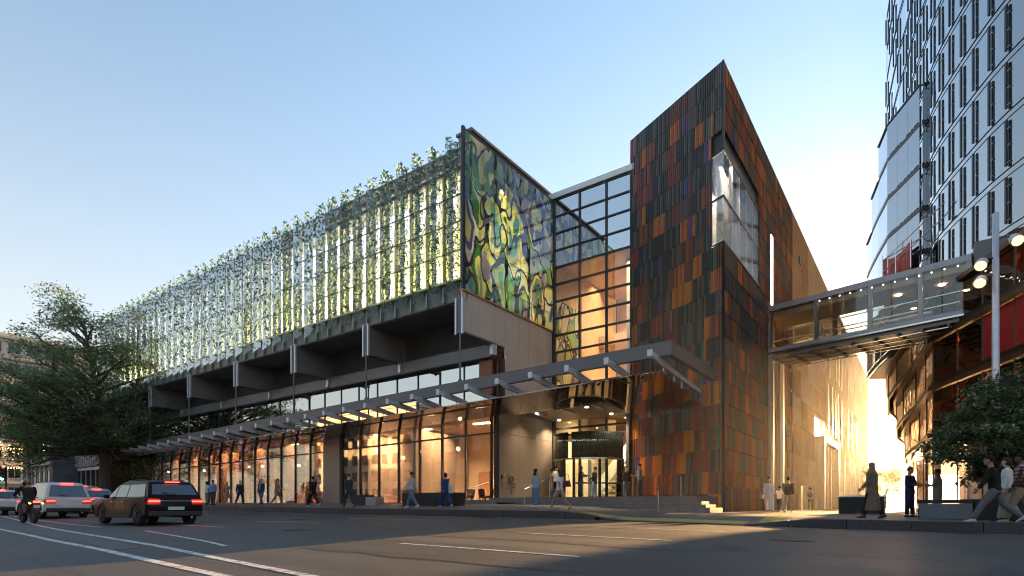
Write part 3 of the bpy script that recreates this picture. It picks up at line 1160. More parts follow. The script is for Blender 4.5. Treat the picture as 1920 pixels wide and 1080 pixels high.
# --- atrium glazing
ua = [US + .05, -16.82, -15.05, -13.5]
za = [5.3 + 1.05 * i for i in range(14)]
for a in ua:
    w = .10 if a == ua[0] else .045
    B(a - w, a + w, VE - .10, VE + .12, .45, 19.0).build('atrium_mullion', M['black_frame'], hall)
for z in za:
    B(ua[0] + .1, ua[-1] - .05, VE - .06, VE + .10, z - .05, z + .05).build('atrium_transom', M['black_frame'], hall)
for a, b in zip(ua, ua[1:]):
    for c, d in zip(za, za[1:]):
        B(a + .05, b - .05, VE, VE + .02, c + .05, d - .05).build('atrium_pane', M['pane_store'] if c < 14.5 else M['pane_mirror'], hall)
B(US - .3, -13.0, VE - .15, VE + .35, 19.0, 19.34).build('atrium_capping', M['white_paint'], hall)
B(US - .3, -13.0, VE + .35, 45, 18.95, 19.2).build('atrium_roof', M['metal_grey'], hall)
for z in (4.25, 4.75):
    B(ua[0] + .1, ua[-1] - .05, VE - .06, VE + .10, z - .06, z + .06).build('entrance_transom', M['black_frame'], hall)
for a, b in zip(ua, ua[1:]):
    B(a + .05, b - .05, VE, VE + .02, 4.31, 4.69).build('entrance_pane', M['pane'], hall)
    B(a + .05, b - .05, VE, VE + .02, 4.81, 5.25).build('entrance_pane', M['pane'], hall)
# atrium interior
B(US + .05, -11.0, 39.0, 39.2, 0, 19).build('atrium_wall', M['warm_wall'], hall)
B(US - .1, US - .02, 30.3, 39, .4, 7.0).build('atrium_side_wall', M['warm_wall'], hall)
B(US - .1, US - .02, 30.3, 33.6, 7.0, 13.0).build('art_wall', M['art_inner'], hall)
B(US - .1, US - .02, 33.6, 39, 7.0, 14.5).build('atrium_side_wall', M['warm_wall'], hall)
B(US - .1, US - .02, 30.3, 33.6, 13.0, 14.5).build('atrium_side_wall', M['warm_wall'], hall)
B(US - .1, US - .02, 30.3, 39, 14.5, 19).build('atrium_side_wall', M['warm_wall'], hall)
B(-11.0, -10.8, 31.5, 39.2, 0, 19).build('atrium_side_wall', M['warm_wall'], hall)
B(US, -10.9, VE + .14, 39, .30, .44).build('atrium_floor', M['warm_floor'], hall)
B(US, -11.0, 34.6, 39, 6.4, 7.1).build('gallery_floor', M['warm_wall'], hall)
B(US, -11.0, 34.5, 34.6, 6.4, 8.1).build('gallery_balustrade', M['wood'], hall)
B(US, -11.0, 36.2, 39, 11.3, 12.0).build('gallery_floor', M['warm_wall'], hall)
B(US, -11.0, VE + .2, 39, 15.4, 15.7).build('atrium_ceiling', M['warm_wall'], hall)
MB().lathe([(.42, .44), (.42, 15.4)], (-14.75, 33.2, 0), 20).build('atrium_column', M['concrete'], hall, smooth=True)
st = MB()
for i in range(16):
    st.box(-18.2 + i * .32, -18.2 + (i + 1) * .32, 35.2, 36.8, .45 + i * .37, .62 + i * .37)
st.hexa([(-18.3, 35.1, .6), (-13.1, 35.1, 6.5), (-13.1, 35.2, 6.5), (-18.3, 35.2, .6), (-18.3, 35.1, 1.7), (-13.1, 35.1, 7.6), (-13.1, 35.2, 7.6), (-18.3, 35.2, 1.7)])
st.build('atrium_stair', M['white_paint'], hall)
area_lamp('atrium_lamp', (-15.5, 34.6, 15.2), (4.5, 6.5), 230, (1.0, .68, .36))
area_lamp('atrium_lamp', (-15.5, 33.2, 6.2), (4.5, 2.5), 260, (1.0, .72, .40))
area_lamp('atrium_lamp', (-15.5, 37.3, 11.0), (4.5, 2.5), 110, (1.0, .68, .36))

# lobby furniture seen through the glass
def cafe_chair(u, v, rz, n):
    t = thing('lounge_chair', 'dark lounge chair behind the lobby glass, %s' % n, 'chair', (u, v, .12), 'dark chairs in the lobby', local=True, rot=A + rz)
    MB().box(-.25, .25, -.25, .25, .38, .46).build('seat', M['metal_dark'], t)
    MB().hexa([(-.25, .2, .46), (.25, .2, .46), (.25, .26, .46), (-.25, .26, .46), (-.25, .28, .9), (.25, .28, .9), (.25, .33, .9), (-.25, .33, .9)]).build('backrest', M['metal_dark'], t)
    for sx in (-.22, .22):
        for sy in (-.22, .22):
            MB().box(sx - .02, sx + .02, sy - .02, sy + .02, 0, .38).build('leg', M['metal_dark'], t)


for k, (u, v, r) in enumerate(((-19.4, 26.3, .4), (-20.1, 26.9, 2.2), (-20.8, 26.2, -.5), (-21.5, 26.8, 3.0), (-22.2, 26.2, .9), (-22.9, 27.0, -1.2))):
    cafe_chair(u, v, r, ('nearest the corner post', 'second from the corner', 'third from the corner', 'fourth from the corner', 'fifth from the corner', 'farthest from the corner')[k])
# ------------------------------------------------------------------ canopy
def zf(u):
    return 6.39 + 0.017 * (u + 7.9)


canopy = thing('glass_canopy', 'long street canopy of glass panes on white brackets behind a grey fascia', 'canopy', (-7.9, 21.3, 5.8))
zero = lambda u: zf(u)
run(MB(), U0, -7.9, 21.30, 21.52, -.55, 0, zero, 6).build('fascia', M['metal_grey'], canopy)
run(MB(), U0, -7.9, 21.52, 21.9, -.10, -.02, zero, 6).build('gutter', M['metal_grey'], canopy)
MB().hexa([(-8.12, 21.52, 5.84), (-7.9, 21.52, 5.84), (-7.9, 26.9, 5.84), (-8.12, 26.9, 5.84), (-8.12, 21.52, 6.39), (-7.9, 21.52, 6.39), (-7.9, 26.9, 6.39), (-8.12, 26.9, 6.39)]).build('end_fascia', M['metal_grey'], canopy)
run(MB(), U0, US, 24.22, 24.42, -1.32, -1.08, zero, 4).build('rear_beam', M['metal_grey'], canopy)
NB = 31
for i in range(NB):
    u = -8.45 - 1.83 * i
    z = zf(u)
    back = 24.2 if u < US else (26.4 if u > -11.5 else 27.6)
    g = MB()
    # tapered arm, pokes out in front of the fascia
    g.extr([(20.55, z - .66), (21.3, z - .80), (23.0, z - .95), (back, z - 1.15), (back, z - 1.0), (22.6, z - .70), (21.2, z - .50), (20.55, z - .48)], 0, u - .06, u + .06)
    a = g.build('bracket_arm', M['alu'], canopy)
    B(u - .10, u + .10, 20.50, 20.55, z - .70, z - .44).build('arm_cap', M['white_paint'], a)
    gf = MB()
    for vv in (21.9, 23.1, 24.0):
        gf.tube([(u, vv, z - .5 - (vv - 21.5) * .17 - .42), (u, vv, z - .5 - (vv - 21.5) * .17 - .05)], .025, 6)
    tag(gf.build('glass_fixing', M['alu'], a), None, kind='stuff')
    # pane to the left of this arm
    if i < NB - 1:
        u1 = u - 1.83
        f = lambda uu, vv: zf(uu) - 1.0 - (vv - 21.0) * .115
        a0, a1 = u1 + .012, u - .012
        bk = 24.2 if u1 < US - .5 else (26.9 if u > -11.5 else 27.9)
        if US - .5 < u1 < -13.2:
            bk = 24.5
        p = [(a0, 21.6, f(a0, 21.6)), (a1, 21.6, f(a1, 21.6)), (a1, bk, f(a1, bk)), (a0, bk, f(a0, bk))]
        MB().hexa(p + [(x, y, z_ + .02) for x, y, z_ in p]).build('canopy_pane', M['pane_canopy'], canopy)
for k in range(7):
    u = -18.86 - 7.1 * k
    r = MB().tube([(u + .1, 21.42, zf(u) - .02), (u + .1, 21.42, 8.66)], .05, 8).build('hanger_rod', M['metal_grey'], canopy)
    MB().lathe([(.11, 0), (.11, .05), (.06, .14)], (u + .1, 21.42, zf(u)), 10).build('rod_foot', M['metal_grey'], r)
# dark metal ceiling over the doors
sf = M['brown_panel']
for a, b in zip((24.5, 26.4, 28.3), (26.4, 28.3, 30.0)):
    for c, d in ((-18.66, -15.9), (-15.9, -13.12)):
        B(c + .006, d - .006, a + .006, b - .006, 5.20, 5.28).build('ceiling_panel', sf, canopy)
B(-18.66, -13.1, 24.36, 24.48, 5.16, 5.34).build('ceiling_edge', M['metal_grey'], canopy)
B(-13.1, -12.98, 24.36, 29.8, 5.16, 5.34).build('ceiling_edge', M['metal_grey'], canopy)
for u, v in ((-17.6, 26.5), (-14.4, 26.5), (-17.9, 29.5), (-14.3, 29.2)):
    area_lamp('door_lamp', (u, v, 5.17), (.3, .3), 26, (1, .74, .45))
    MB().lathe([(.09, 0), (.09, .012)], (u, v, 5.185), 12).build('down_light', glow('door_light', (1, .8, .5), 9) if 'door_light' not in bpy.data.materials else bpy.data.materials['door_light'], canopy)

# ------------------------------------------------------------------ revolving door
M['drum'] = mat('drum', (0.03, 0.045, 0.05), 0.12, 0.75, 0.3, 1.2, rvar=.05, stretch=(4, 4, .3))
rd = thing('revolving_door', 'large glass revolving door under a dark curved drum band', 'door', (-16.1, VE - .1, FZ))
cx_, cy_, rr_ = -16.1, VE - .1, 2.12


def arc(mb, r0, r1, a0, a1, z0, z1, n=24):
    for i in range(n):
        t0, t1 = a0 + (a1 - a0) * i / n, a0 + (a1 - a0) * (i + 1) / n
        P = [(cx_ + r * cos(t), cy_ + r * sin(t)) for r, t in ((r0, t0), (r1, t0), (r1, t1), (r0, t1))]
        mb.hexa([(x, y, z0) for x, y in P] + [(x, y, z1) for x, y in P])
    return mb


arc(MB(), rr_ - .05, rr_ + .03, pi, 1.46 * pi, 2.72, 4.18).build('drum_band', M['drum'], rd, smooth=True)
arc(MB(), rr_ - .05, rr_ + .03, 1.50 * pi, 2 * pi, 2.72, 4.18).build('drum_band', M['drum'], rd, smooth=True)
MB().prism([(cx_ + (rr_ - .06) * cos(t), cy_ + (rr_ - .06) * sin(t)) for t in [pi * k / 16 for k in range(32)]], 4.0, 4.1).build('drum_lid', M['metal_dark'], rd)
arc(MB(), rr_ - .08, rr_ + .05, pi, 2 * pi, 2.62, 2.72).build('drum_ring', M['steel'], rd)
for t in (1.0, 1.2, 1.42, 1.52, 1.74, 2.0):
    x, y = cx_ + rr_ * cos(t * pi), cy_ + rr_ * sin(t * pi)
    B(x - .06, x + .06, y - .06, y + .06, FZ, 2.7).build('door_post', M['drum'], rd)
for a, b in ((1.0, 1.2), (1.2, 1.42), (1.52, 1.74), (1.74, 2.0)):
    arc(MB(), rr_ - .01, rr_ + .01, a * pi + .03, b * pi - .03, .5, 2.62, 3).build('curved_pane', M['pane'], rd)
    arc(MB(), rr_ - .03, rr_ + .03, a * pi + .03, b * pi - .03, 1.25, 1.33, 6).build('push_rail', M['black_frame'], rd)
for t in (.15, .65, 1.15, 1.65):
    x, y = cx_ + 1.9 * cos(t * pi), cy_ + 1.9 * sin(t * pi)
    w = MB().bar((cx_, cy_, 1.5), (x, y, 1.5), .03, 2.1).build('door_wing', M['pane'], rd)
    MB().bar((x, y, .5), (x, y, 2.6), .06).build('wing_frame', M['black_frame'], w)
MB().lathe([(.1, .45), (.1, 2.7)], (cx_, cy_, 0), 12).build('centre_post', M['steel'], rd)
# square glazing each side of the drum
for a, b in ((US + .18, -18.3), (-13.9, -13.6)):
    B(a, b, VE, VE + .02, .5, 4.18).build('side_pane', M['pane'], rd)
B(-13.66, -13.5, VE - .35, VE - .15, .45, 5.3).build('door_jamb', M['metal_grey'], rd)

# ------------------------------------------------------------------ entrance steps and landing
steps = thing('entrance_steps', 'broad grey stone steps rising to the revolving door', 'steps', (-8, 23, -.3))
for i in range(5):
    z1 = FZ - .13 * (4 - i)
    v0 = 23.0 + .35 * i
    ue = -6.95 - .28 * i
    x = -30 + i * .5
    ul = [-14.5, -15.5, -17, -18.6, -19.3][i]
    vb = 24.6 if ul < -14 else 25
    B(ul, ue, v0, 24.75, z1 - .13 if i else z1 - .4, z1).build('step', M['step_stone'], steps, bevel=.012)
    B(ul, ue - .02, v0 - .004, v0 + .05, z1 - .006, z1 + .003).build('step_nosing', M['black_frame'], steps)
MB().prism([(US, 24.7), (-8.3, 24.7), (-7.9, 27.3), (-13.5, 30.2), (US, 30.2)], .1, FZ - .002).build('landing', M['step_stone'], steps)
B(-22.3, US + .1, 24.2, 24.45, -.1, .34).build('side_plinth', M['step_stone'], steps)


def handrail(u, v0, v1, z0, z1, label):
    t = thing('handrail', label, 'handrail', (u, v0, z0), 'handrails on the entrance steps')
    MB().tube([(u, v0 - .25, z0 + .9), (u, v0, z0 + .9), (u, v1, z1 + .95), (u, v1 + .45, z1 + .95)], .024, 8).build('rail', M['steel'], t)
    for v, z in ((v0, z0), (v1 + .35, z1)):
        MB().tube([(u, v, z - .05), (u, v, z + .92)], .022, 8).build('post', M['steel'], t)


handrail(-19.2, 22.6, 24.7, -.02, FZ, 'slim steel handrail at the lobby corner end of the steps')
handrail(-15.9, 22.9, 24.9, -.1, FZ, 'slim steel handrail on the steps in front of the revolving door')
handrail(-9.1, 23.0, 25.4, -.17, FZ, 'pale steel handrail sloping down in front of the terracotta wing')
# ------------------------------------------------------------------ terracotta wing
K_ = Vector((UT, 27.2))
L_ = Vector((-13.53, 30.1))
ED = (K_ - L_).normalized()
FA = math.atan2(ED.y, ED.x)
ND = Vector((ED.y, -ED.x))                  # outward, towards the street
FL = (K_ - L_).length
ROWH, ZB, NR = 1.06, -0.48, 20
TC = {'dark': mat('tile_dark', (0.050, 0.048, 0.048), .34, .1, .25, 6, rnd=.3, rvar=.08),
      'char': mat('tile_char', (0.115, 0.108, 0.102), .34, .1, .25, 6, rnd=.2, rvar=.08),
      'maroon': mat('tile_maroon', (0.22, 0.05, 0.04), .3, .05, .2, 6, rnd=.25, rvar=.08),
      'brown': mat('tile_brown', (0.17, 0.072, 0.052), .36, .05, .2, 6, rnd=.2, rvar=.08),
      'orange': mat('tile_orange', (0.52, 0.17, 0.04), .3, .05, .15, 6, rnd=.2, rvar=.08),
      'blue': mat('tile_blue', (0.05, 0.055, 0.30), .34, .05, .15, 6, rvar=.08),
      'green': mat('tile_green', (0.03, 0.20, 0.08), .34, .05, .15, 6, rvar=.08),
      'rust': mat('tile_rust', (0.36, 0.10, 0.045), .36, .05, .15, 6, rnd=.2, rvar=.08)}
TK = list(TC)
wing = thing('terracotta_wing', 'sharp cornered wing clad in dark, maroon and orange ribbed tiles', 'building', (UT, 27.2, -.3))
# solid core behind the tiles
core = MB()
li = L_ - ND * .12
ki = K_ - ND * .12


def offp(p, d):
    return (p.x - ND.x * d, p.y - ND.y * d)


c0 = [offp(L_, .06), (UT - .08, 27.2 + .16), (UT - .08, 36.75), (-13.5, 36.75)]
core.prism(c0, -.6, 12.35)
c1 = [offp(L_, .06), offp(L_ + ED * (FL - .75), .06), (UT - 1.6, 28.4), (UT - 1.6, 34.05), (UT - .08, 34.05), (UT - .08, 36.75), (-13.5, 36.75)]
core.prism(c1, 12.35, 16.62)
core.prism(c0, 16.62, 20.62)
core.build('core_wall', M['black_frame'], wing)
co = MB()
co.box(-13.5, UT - .08, 36.75, 40.5, 9.35, 20.62)
co.box(-13.5, UT - .08, 40.5, 111, -.6, 20.5)
co.box(-13.5, -10.4, 36.75, 40.5, -.6, 9.35)
co.build('core_wall', M['brown_panel'], wing)
MB().prism([offp(L_, -.03), (K_.x + .02, K_.y - .05), (UT + .02, 111), (-13.6, 111), (-13.6, 31)], 20.64, 20.74).build('coping', M['black_frame'], wing)

# ribbed tile
NT = 46
TW = FL / NT


def rib_tile(w, h, d=.06, ribs=1):
    prof = [(0, 0)]
    for k in range(ribs):
        x0 = w * k / ribs
        s = w / ribs
        prof += [(x0 + s * .16, -d), (x0 + s * .56, -d), (x0 + s * .74, -d * .05)]
    prof.append((w, 0))
    n = len(prof)
    vs = [(x, y - .022, .008) for x, y in prof] + [(x, y, h - .008) for x, y in prof]
    fs = [(i, i + 1, n + i + 1, n + i) for i in range(n - 1)]
    # underside and top lips
    vs += [(0, .03, .008), (w, .03, .008), (0, .03, h - .008), (w, .03, h - .008)]
    fs += [tuple(list(range(n - 1, -1, -1)) + [2 * n, 2 * n + 1]), tuple(list(range(n, 2 * n)) + [2 * n + 3, 2 * n + 2])]
    return vs, fs


tv, tf = rib_tile(TW - .008, ROWH)
TM = {k: MB().add(tv, tf).mesh('ribbed_tile', TC[k]) for k in TK}
rt = random.Random(21)


def tile_rows(n, rows, r):
    """colours in short runs, as the cladding is laid; runs shift from row to row"""
    out = []
    for j in range(rows):
        row = []
        phase = r.choice([0, 1, 2])
        while len(row) < n:
            a = r.random()
            if a < .42:
                c, l = 'dark', r.randint(4, 9)
            elif a < .83:
                c, l = 'maroon', r.randint(3, 7)
            else:
                c, l = 'orange', r.randint(2, 5)
            for i in range(l):
                b = r.random()
                cc = c
                if c == 'dark' and b < .34:
                    cc = 'char'
                if c == 'dark' and b > .93:
                    cc = 'brown'
                if c == 'maroon' and b < .3:
                    cc = 'brown'
                if c == 'maroon' and b > .72:
                    cc = 'rust' if b > .82 else 'dark'
                if c == 'orange' and b > .75:
                    cc = 'rust'
                row.append(cc)
        row = row[:n]
        if r.random() < .75:
            i = r.randrange(n)
            row[i] = r.choice(['blue', 'blue', 'green', 'green'])
            if i + 1 < n:
                row[i + 1] = r.choice(['orange', 'maroon'])
        out.append(row)
    return out


rows = tile_rows(NT, NR, rt)
field = MB()
n_ind = 0
for j in range(NR):
    z = ZB + j * ROWH
    for i in range(NT):
        p = L_ + ED * (i * TW) + ND * .0
        inwin = (i >= 41 and z + ROWH > 12.4 and z < 16.6)
        if inwin:
            continue
        c = rows[j][i]
        if j < 10 and n_ind < 300 and not (j == 0 and i < 2):
            o = piece('ribbed_tile', TM[c], wing, (p.x, p.y, z), FA)
            n_ind += 1
        else:
            field.mi = TK.index(c)
            field.add([(p.x + ED.x * x - ND.x * y, p.y + ED.y * x - ND.y * y, z + h) for x, y, h in tv], tf)
tag(field.build('ribbed_tile_field', [TC[k] for k in TK], wing), None, kind='stuff')
# corner bead
MB().box(UT - .03, UT + .05, 27.08, 27.2, -.5, 12.3).build('corner_bead', mat('bead', (.03, .028, .027), .8, 0, .1, spec=0), wing)
MB().box(UT - .03, UT + .05, 27.08, 27.2, 16.66, 20.7).build('corner_bead', M['black_frame'], wing)

# side face: flatter tiles, rows carry on round the corner
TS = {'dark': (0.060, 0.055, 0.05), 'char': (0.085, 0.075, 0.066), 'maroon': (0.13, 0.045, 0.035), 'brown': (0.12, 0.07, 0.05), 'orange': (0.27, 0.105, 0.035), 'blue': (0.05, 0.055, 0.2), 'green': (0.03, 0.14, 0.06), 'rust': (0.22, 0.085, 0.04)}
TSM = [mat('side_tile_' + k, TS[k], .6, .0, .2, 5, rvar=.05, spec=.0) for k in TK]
TWS = .17
ns = int((44.0 - 27.25) / TWS)
rows2 = tile_rows(ns, NR, random.Random(5))
sf2 = MB()
rj = random.Random(77)
for j in range(NR):
    z = ZB + j * ROWH
    for i in range(ns):
        v = 27.25 + i * TWS
        if 12.4 < z + ROWH and z < 16.6 and v < 34.05:
            continue
        if z < 9.3 and 36.4 < v + TWS and v < 40.55:
            continue
        c = rows2[j][i]
        if c == 'orange' and rj.random() < .35:
            c = 'brown'
        sf2.mi = TK.index(c)
        d = rj.uniform(0, .006)
        sf2.add([(UT + .045 + d, v + .004, z + .012), (UT + .045 + d, v + TWS - .004, z + .012), (UT + .03 + d, v + TWS - .004, z + ROWH - .008), (UT + .03 + d, v + .004, z + ROWH - .008),
                 (UT - .04, v + .004, z + .012), (UT - .04, v + TWS - .004, z + .012), (UT - .04, v + TWS - .004, z + ROWH - .008), (UT - .04, v + .004, z + ROWH - .008)],
                [(0, 1, 2, 3), (4, 0, 3, 7), (1, 5, 6, 2), (3, 2, 6, 7), (4, 5, 1, 0)])
tag(sf2.build('side_tile_field', TSM, wing), None, kind='stuff')

# far wall: large stone panels
stone = mat('stone_panel', (0.36, 0.31, 0.26), .5, .0, .14, 1.2, rnd=.12, rvar=.08, spec=.0)
stone_w = mat('stone_warm', (0.30, 0.20, 0.13), .48, .0, .2, 2, rnd=.15, rvar=.08, spec=.0)
PW, PH = 3.3, 2.12
pmesh = MB().box(-.04, .035, .006, PW - .006, .006, PH - .006).mesh('stone_panel', stone)
pmesh2 = MB().box(-.04, .035, .006, PW - .006, .006, PH - .006).mesh('stone_panel', stone_w)
for j in range(10):
    for i in range(20):
        v = 44.02 + i * PW
        z = ZB + j * PH
        if z < 6.2 and 55.2 < v + PW and v < 66.8:
            continue
        warm = (z < 12 and v < 60 and (i * 7 + j * 3) % 10 < 8 - i) or (z >= 12 and i < 2)
        piece('stone_panel', pmesh2 if warm else pmesh, wing, (UT, v, z), 0)
# remaining strip beside the portal
B(UT - .04, UT + .03, 53.9, 55.6, -.48, 5.86).build('portal_panel', stone, wing)
B(UT - .04, UT + .03, 66.5, 67.1, -.48, 5.86).build('portal_panel', stone, wing)
# portal: deep framed doorway
pf = M['brown_panel']
B(UT - 1.2, UT + .55, 55.6, 56.3, -.5, 6.1).build('portal_frame', pf, wing)
B(UT - 1.2, UT + .55, 65.8, 66.5, -.5, 6.1).build('portal_frame', pf, wing)
B(UT - 1.2, UT + .55, 56.3, 65.8, 5.7, 6.1).build('portal_frame', pf, wing)
B(UT + .5, UT + .58, 55.55, 66.55, 6.1, 6.22).build('portal_edge', M['white_paint'], wing)
B(UT + .55, UT + .6, 55.55, 55.7, -.4, 6.1).build('portal_edge', M['white_paint'], wing)
for v in (58.6, 60.9, 63.2):
    B(UT - .1, UT + .15, v, v + .3, -.5, 5.7).build('portal_post', pf, wing)
# tall slot windows with pale reveals
slots = [(62, 7.4, 11.6), (65, 7.2, 11.8), (67.5, 7.2, 11.8), (69.6, 7.2, 11.8), (73, 7.0, 11.6), (79.5, 7, 11.6), (84, 7, 11.4), (90, 7, 11.2),
         (56.5, 13.2, 17.3), (58.5, 12.9, 16.2), (60.6, 12.9, 16.4), (63.2, 12.6, 17), (68, 13, 17.2), (70.5, 13, 17), (73, 13, 17), (80, 13, 17), (86, 13, 17),
         (76, 1.2, 5.6), (82, 1.2, 5.6), (88, 1.2, 5.4), (94, 1.2, 5.4)]
for v, a, b in slots:
    w = B(UT + .02, UT + .045, v, v + .42, a, b).build('slot_window', M['pane_mirror'], wing)
    B(UT + .02, UT + .09, v - .1, v, a - .1, b + .1).build('reveal', M['white_paint'], w)
    B(UT + .02, UT + .07, v + .42, v + .5, a - .1, b + .1).build('reveal', M['black_frame'], w)
# recess by the bridge and the steel post
B(UT - .1, UT + .22, 36.35, 36.85, -.5, 11.0).build('steel_post', M['brown_panel'], wing)
B(UT + .2, UT + .25, 36.8, 36.88, -.5, 10.9).build('post_edge', M['white_paint'], wing)
B(UT - .1, UT + .12, 40.45, 40.6, -.5, 9.35).build('recess_edge', M['white_paint'], wing)
B(-10.4, UT - .1, 36.8, 40.5, 9.28, 9.36).build('recess_ceiling', M['beige_panel'], wing)
B(-10.38, -10.3, 36.8, 40.5, -.4, 9.28).build('recess_wall', M['brown_panel'], wing)
# glowing strip above the bridge, added in place of a bright sky reflection
B(UT + .03, UT + .08, 36.95, 37.45, 12.2, 16.4).build('sky_reflection_strip', glow('sky_reflection_glow', (1, .96, .9), 1.1), wing)
B(UT + .02, UT + .09, 46.5, 47.1, 18.0, 18.5).build('vent', M['black_frame'], wing)
# low tiled plinth along the lane
pl = MB()
rq = random.Random(9)
for i in range(40):
    v = 27.3 + i * .23
    pl.mi = rq.choices(range(8), (35, 20, 14, 10, 14, 2, 2, 8))[0]
    pl.box(UT + .045, UT + .16, v + .003, v + .227, -.5, .92)
tag(pl.build('plinth_tiles', TSM, wing), None, kind='stuff')

# corner window
M['curtain'] = mat('curtain', (0.72, 0.72, 0.75), .3, .3, .3, 1.6, stretch=(5, 5, .5), bump=.6, bscale=1.5)
wz0, wz1 = 12.42, 16.58
pfx = L_ + ED * (FL - .72)
win = MB()
win.bar((pfx.x, pfx.y, wz0), (pfx.x, pfx.y, wz1), .06)
win.build('window_frame', M['black_frame'], wing)
for a, b in ((wz0 + .04, 14.42), (14.5, wz1 - .04)):
    g = MB()
    q0, q1 = pfx, K_
    g.hexa([(q0.x, q0.y, a), (q1.x, q1.y, a), (q1.x - ND.x * .03, q1.y - ND.y * .03, a), (q0.x - ND.x * .03, q0.y - ND.y * .03, a),
            (q0.x, q0.y, b), (q1.x, q1.y, b), (q1.x - ND.x * .03, q1.y - ND.y * .03, b), (q0.x - ND.x * .03, q0.y - ND.y * .03, b)])
    g.build('window_pane', M['pane_store'], wing)
    for i in range(5):
        v0 = 27.25 + i * 1.36
        B(UT - .02, UT + .01, v0 + .012, v0 + 1.348, a, b).build('window_pane', M['pane_store'], wing)
g = MB().bar((pfx.x, pfx.y, 14.46), (K_.x, K_.y, 14.46), .05, .08)
g.box(UT - .03, UT + .03, 27.2, 34.05, 14.42, 14.5)
g.build('window_transom', M['black_frame'], wing)
for i in range(1, 5):
    B(UT - .02, UT + .02, 27.25 + i * 1.36 - .012, 27.25 + i * 1.36 + .012, wz0, wz1).build('window_mullion', M['alu'], wing)
for z in (wz0 - .06, wz1):
    g = MB()
    g.prism([(pfx.x, pfx.y), (K_.x + .03, K_.y - .02), (UT + .05, 34.1), (UT - .1, 34.1), (UT - .1, 27.4), offp(pfx, .1)], z, z + .06)
    g.build('window_sill', M['steel'] if z < 13 else M['black_frame'], wing)
cur = MB()
for i in range(34):
    v = 27.9 + i * .18
    d = .10 if i % 2 else 0
    cur.hexa([(UT - .5 - d, v, 12.45), (UT - .38 - d, v + .1, 12.45), (UT - .5 - d, v + .18, 12.45), (UT - .55 - d, v + .1, 12.45),
              (UT - .5 - d, v, 16.55), (UT - .38 - d, v + .1, 16.55), (UT - .5 - d, v + .18, 16.55), (UT - .55 - d, v + .1, 16.55)])
cur.build('curtain', M['curtain'], wing)
B(-12.6, UT - .2, 34.0, 34.05, 12.4, 16.6).build('room_wall', M['warm_wall'], wing)
B(UT - 1.58, UT - 1.5, 28.3, 34.0, 12.4, 16.6).build('room_wall', M['white_paint'], wing)
area_lamp('corner_room_lamp', (UT - .85, 29.5, 16.45), (.9, 3.5), 160, (1, .86, .7))
# glass roof screen
rs = B(-9.3, -9.25, 43, 45.5, 20.74, 22.3).build('roof_screen', M['metal_grey'], wing)
B(-9.25, -8.2, 45.45, 45.5, 20.74, 22.3).build('screen_pane', M['pane'], rs)

# ------------------------------------------------------------------ glazed bridge over the lane
BR0 = Vector((UT + .05, 36.3))
BR1 = Vector((1.75, 34.25))
bd_ = (BR1 - BR0).normalized()
bn_ = Vector((-bd_.y, bd_.x))
BLN = (BR1 - BR0).length
BW = 3.0
bridge = thing('sky_bridge', 'glazed footbridge spanning the lane between the two buildings', 'bridge', (BR0.x, BR0.y, 8.8))


def bb(s0, s1, d0, d1, z0, z1):
    P = []
    for s, d in ((s0, d0), (s1, d0), (s1, d1), (s0, d1)):
        q = BR0 + bd_ * s + bn_ * d
        P.append((q.x, q.y))
    return MB().hexa([(x, y, z0) for x, y in P] + [(x, y, z1) for x, y in P])


M['bridge_paint'] = mat('bridge_paint', (0.33, 0.32, 0.34), .4, .3, .1, 2)
bb(0, BLN, 0, BW, 9.0, 9.32).build('deck', M['bridge_paint'], bridge)
bb(0, BLN, .15, BW - .15, 8.82, 9.0).build('underside', M['brown_panel'], bridge)
for i in range(9):
    bb(i * BLN / 9 + .1, i * BLN / 9 + .22, .12, BW - .12, 8.70, 8.82).build('cross_rib', M['metal_grey'], bridge)
for d in (.3, 1.2, 2.1, 2.75):
    bb(0, BLN, d, d + .08, 8.66, 8.70).build('service_pipe', M['steel'], bridge)
bb(0, BLN, -.02, BW, 11.55, 11.85).build('roof', M['bridge_paint'], bridge)
bb(0, BLN, .25, BW - .25, 11.2, 11.5).build('ceiling', M['warm_wall'], bridge)
bb(0, BLN, -.04, -.02, 9.02, 9.10).build('edge_trim', M['steel'], bridge)
for s in (0.05, 2.55, 5.2, 7.4, BLN - .2):
    for d in (.02, BW - .2):
        bb(s, s + .2, d, d + .16, 9.32, 11.55).build('post', M['bridge_paint'], bridge)
ss = [0.05, 1.3, 2.55, 3.9, 5.2, 6.3, 7.4, 8.4, BLN - .05]
for a, b in zip(ss, ss[1:]):
    bb(a + .02, b - .02, -.012, .008, 9.33, 11.54).build('bridge_pane', M['pane_store'], bridge)
    bb(a + .02, b - .02, BW - .01, BW + .01, 9.33, 11.54).build('bridge_pane', M['pane'], bridge)
for z in (9.75, 10.25):
    for d in (.2, BW - .3):
        bb(0.2, BLN - .2, d, d + .05, z, z + .05).build('guard_rail', M['steel'], bridge)
M['dot_light'] = glow('dot_light', (1, .93, .8), .9)
for i in range(13):
    s = BLN * .30 + i * BLN * .7 / 13
    q = BR0 + bd_ * s + bn_ * (-.03)
    MB().ball((q.x, q.y, 11.42), .035, .035, .035, 8, 6).build('dot_light', M['dot_light'], bridge)
for s in (6.2, 8.1):
    q = BR0 + bd_ * s + bn_ * 1.5
    MB().lathe([(.14, 0), (.14, .03)], (q.x, q.y, 11.16), 12).build('down_light', M['lamp_warm'], bridge)
# ------------------------------------------------------------------ glass tower on the right with its brown podium
def UVp(X, Y):
    return (CA * X + SA * Y, -SA * X + CA * Y)


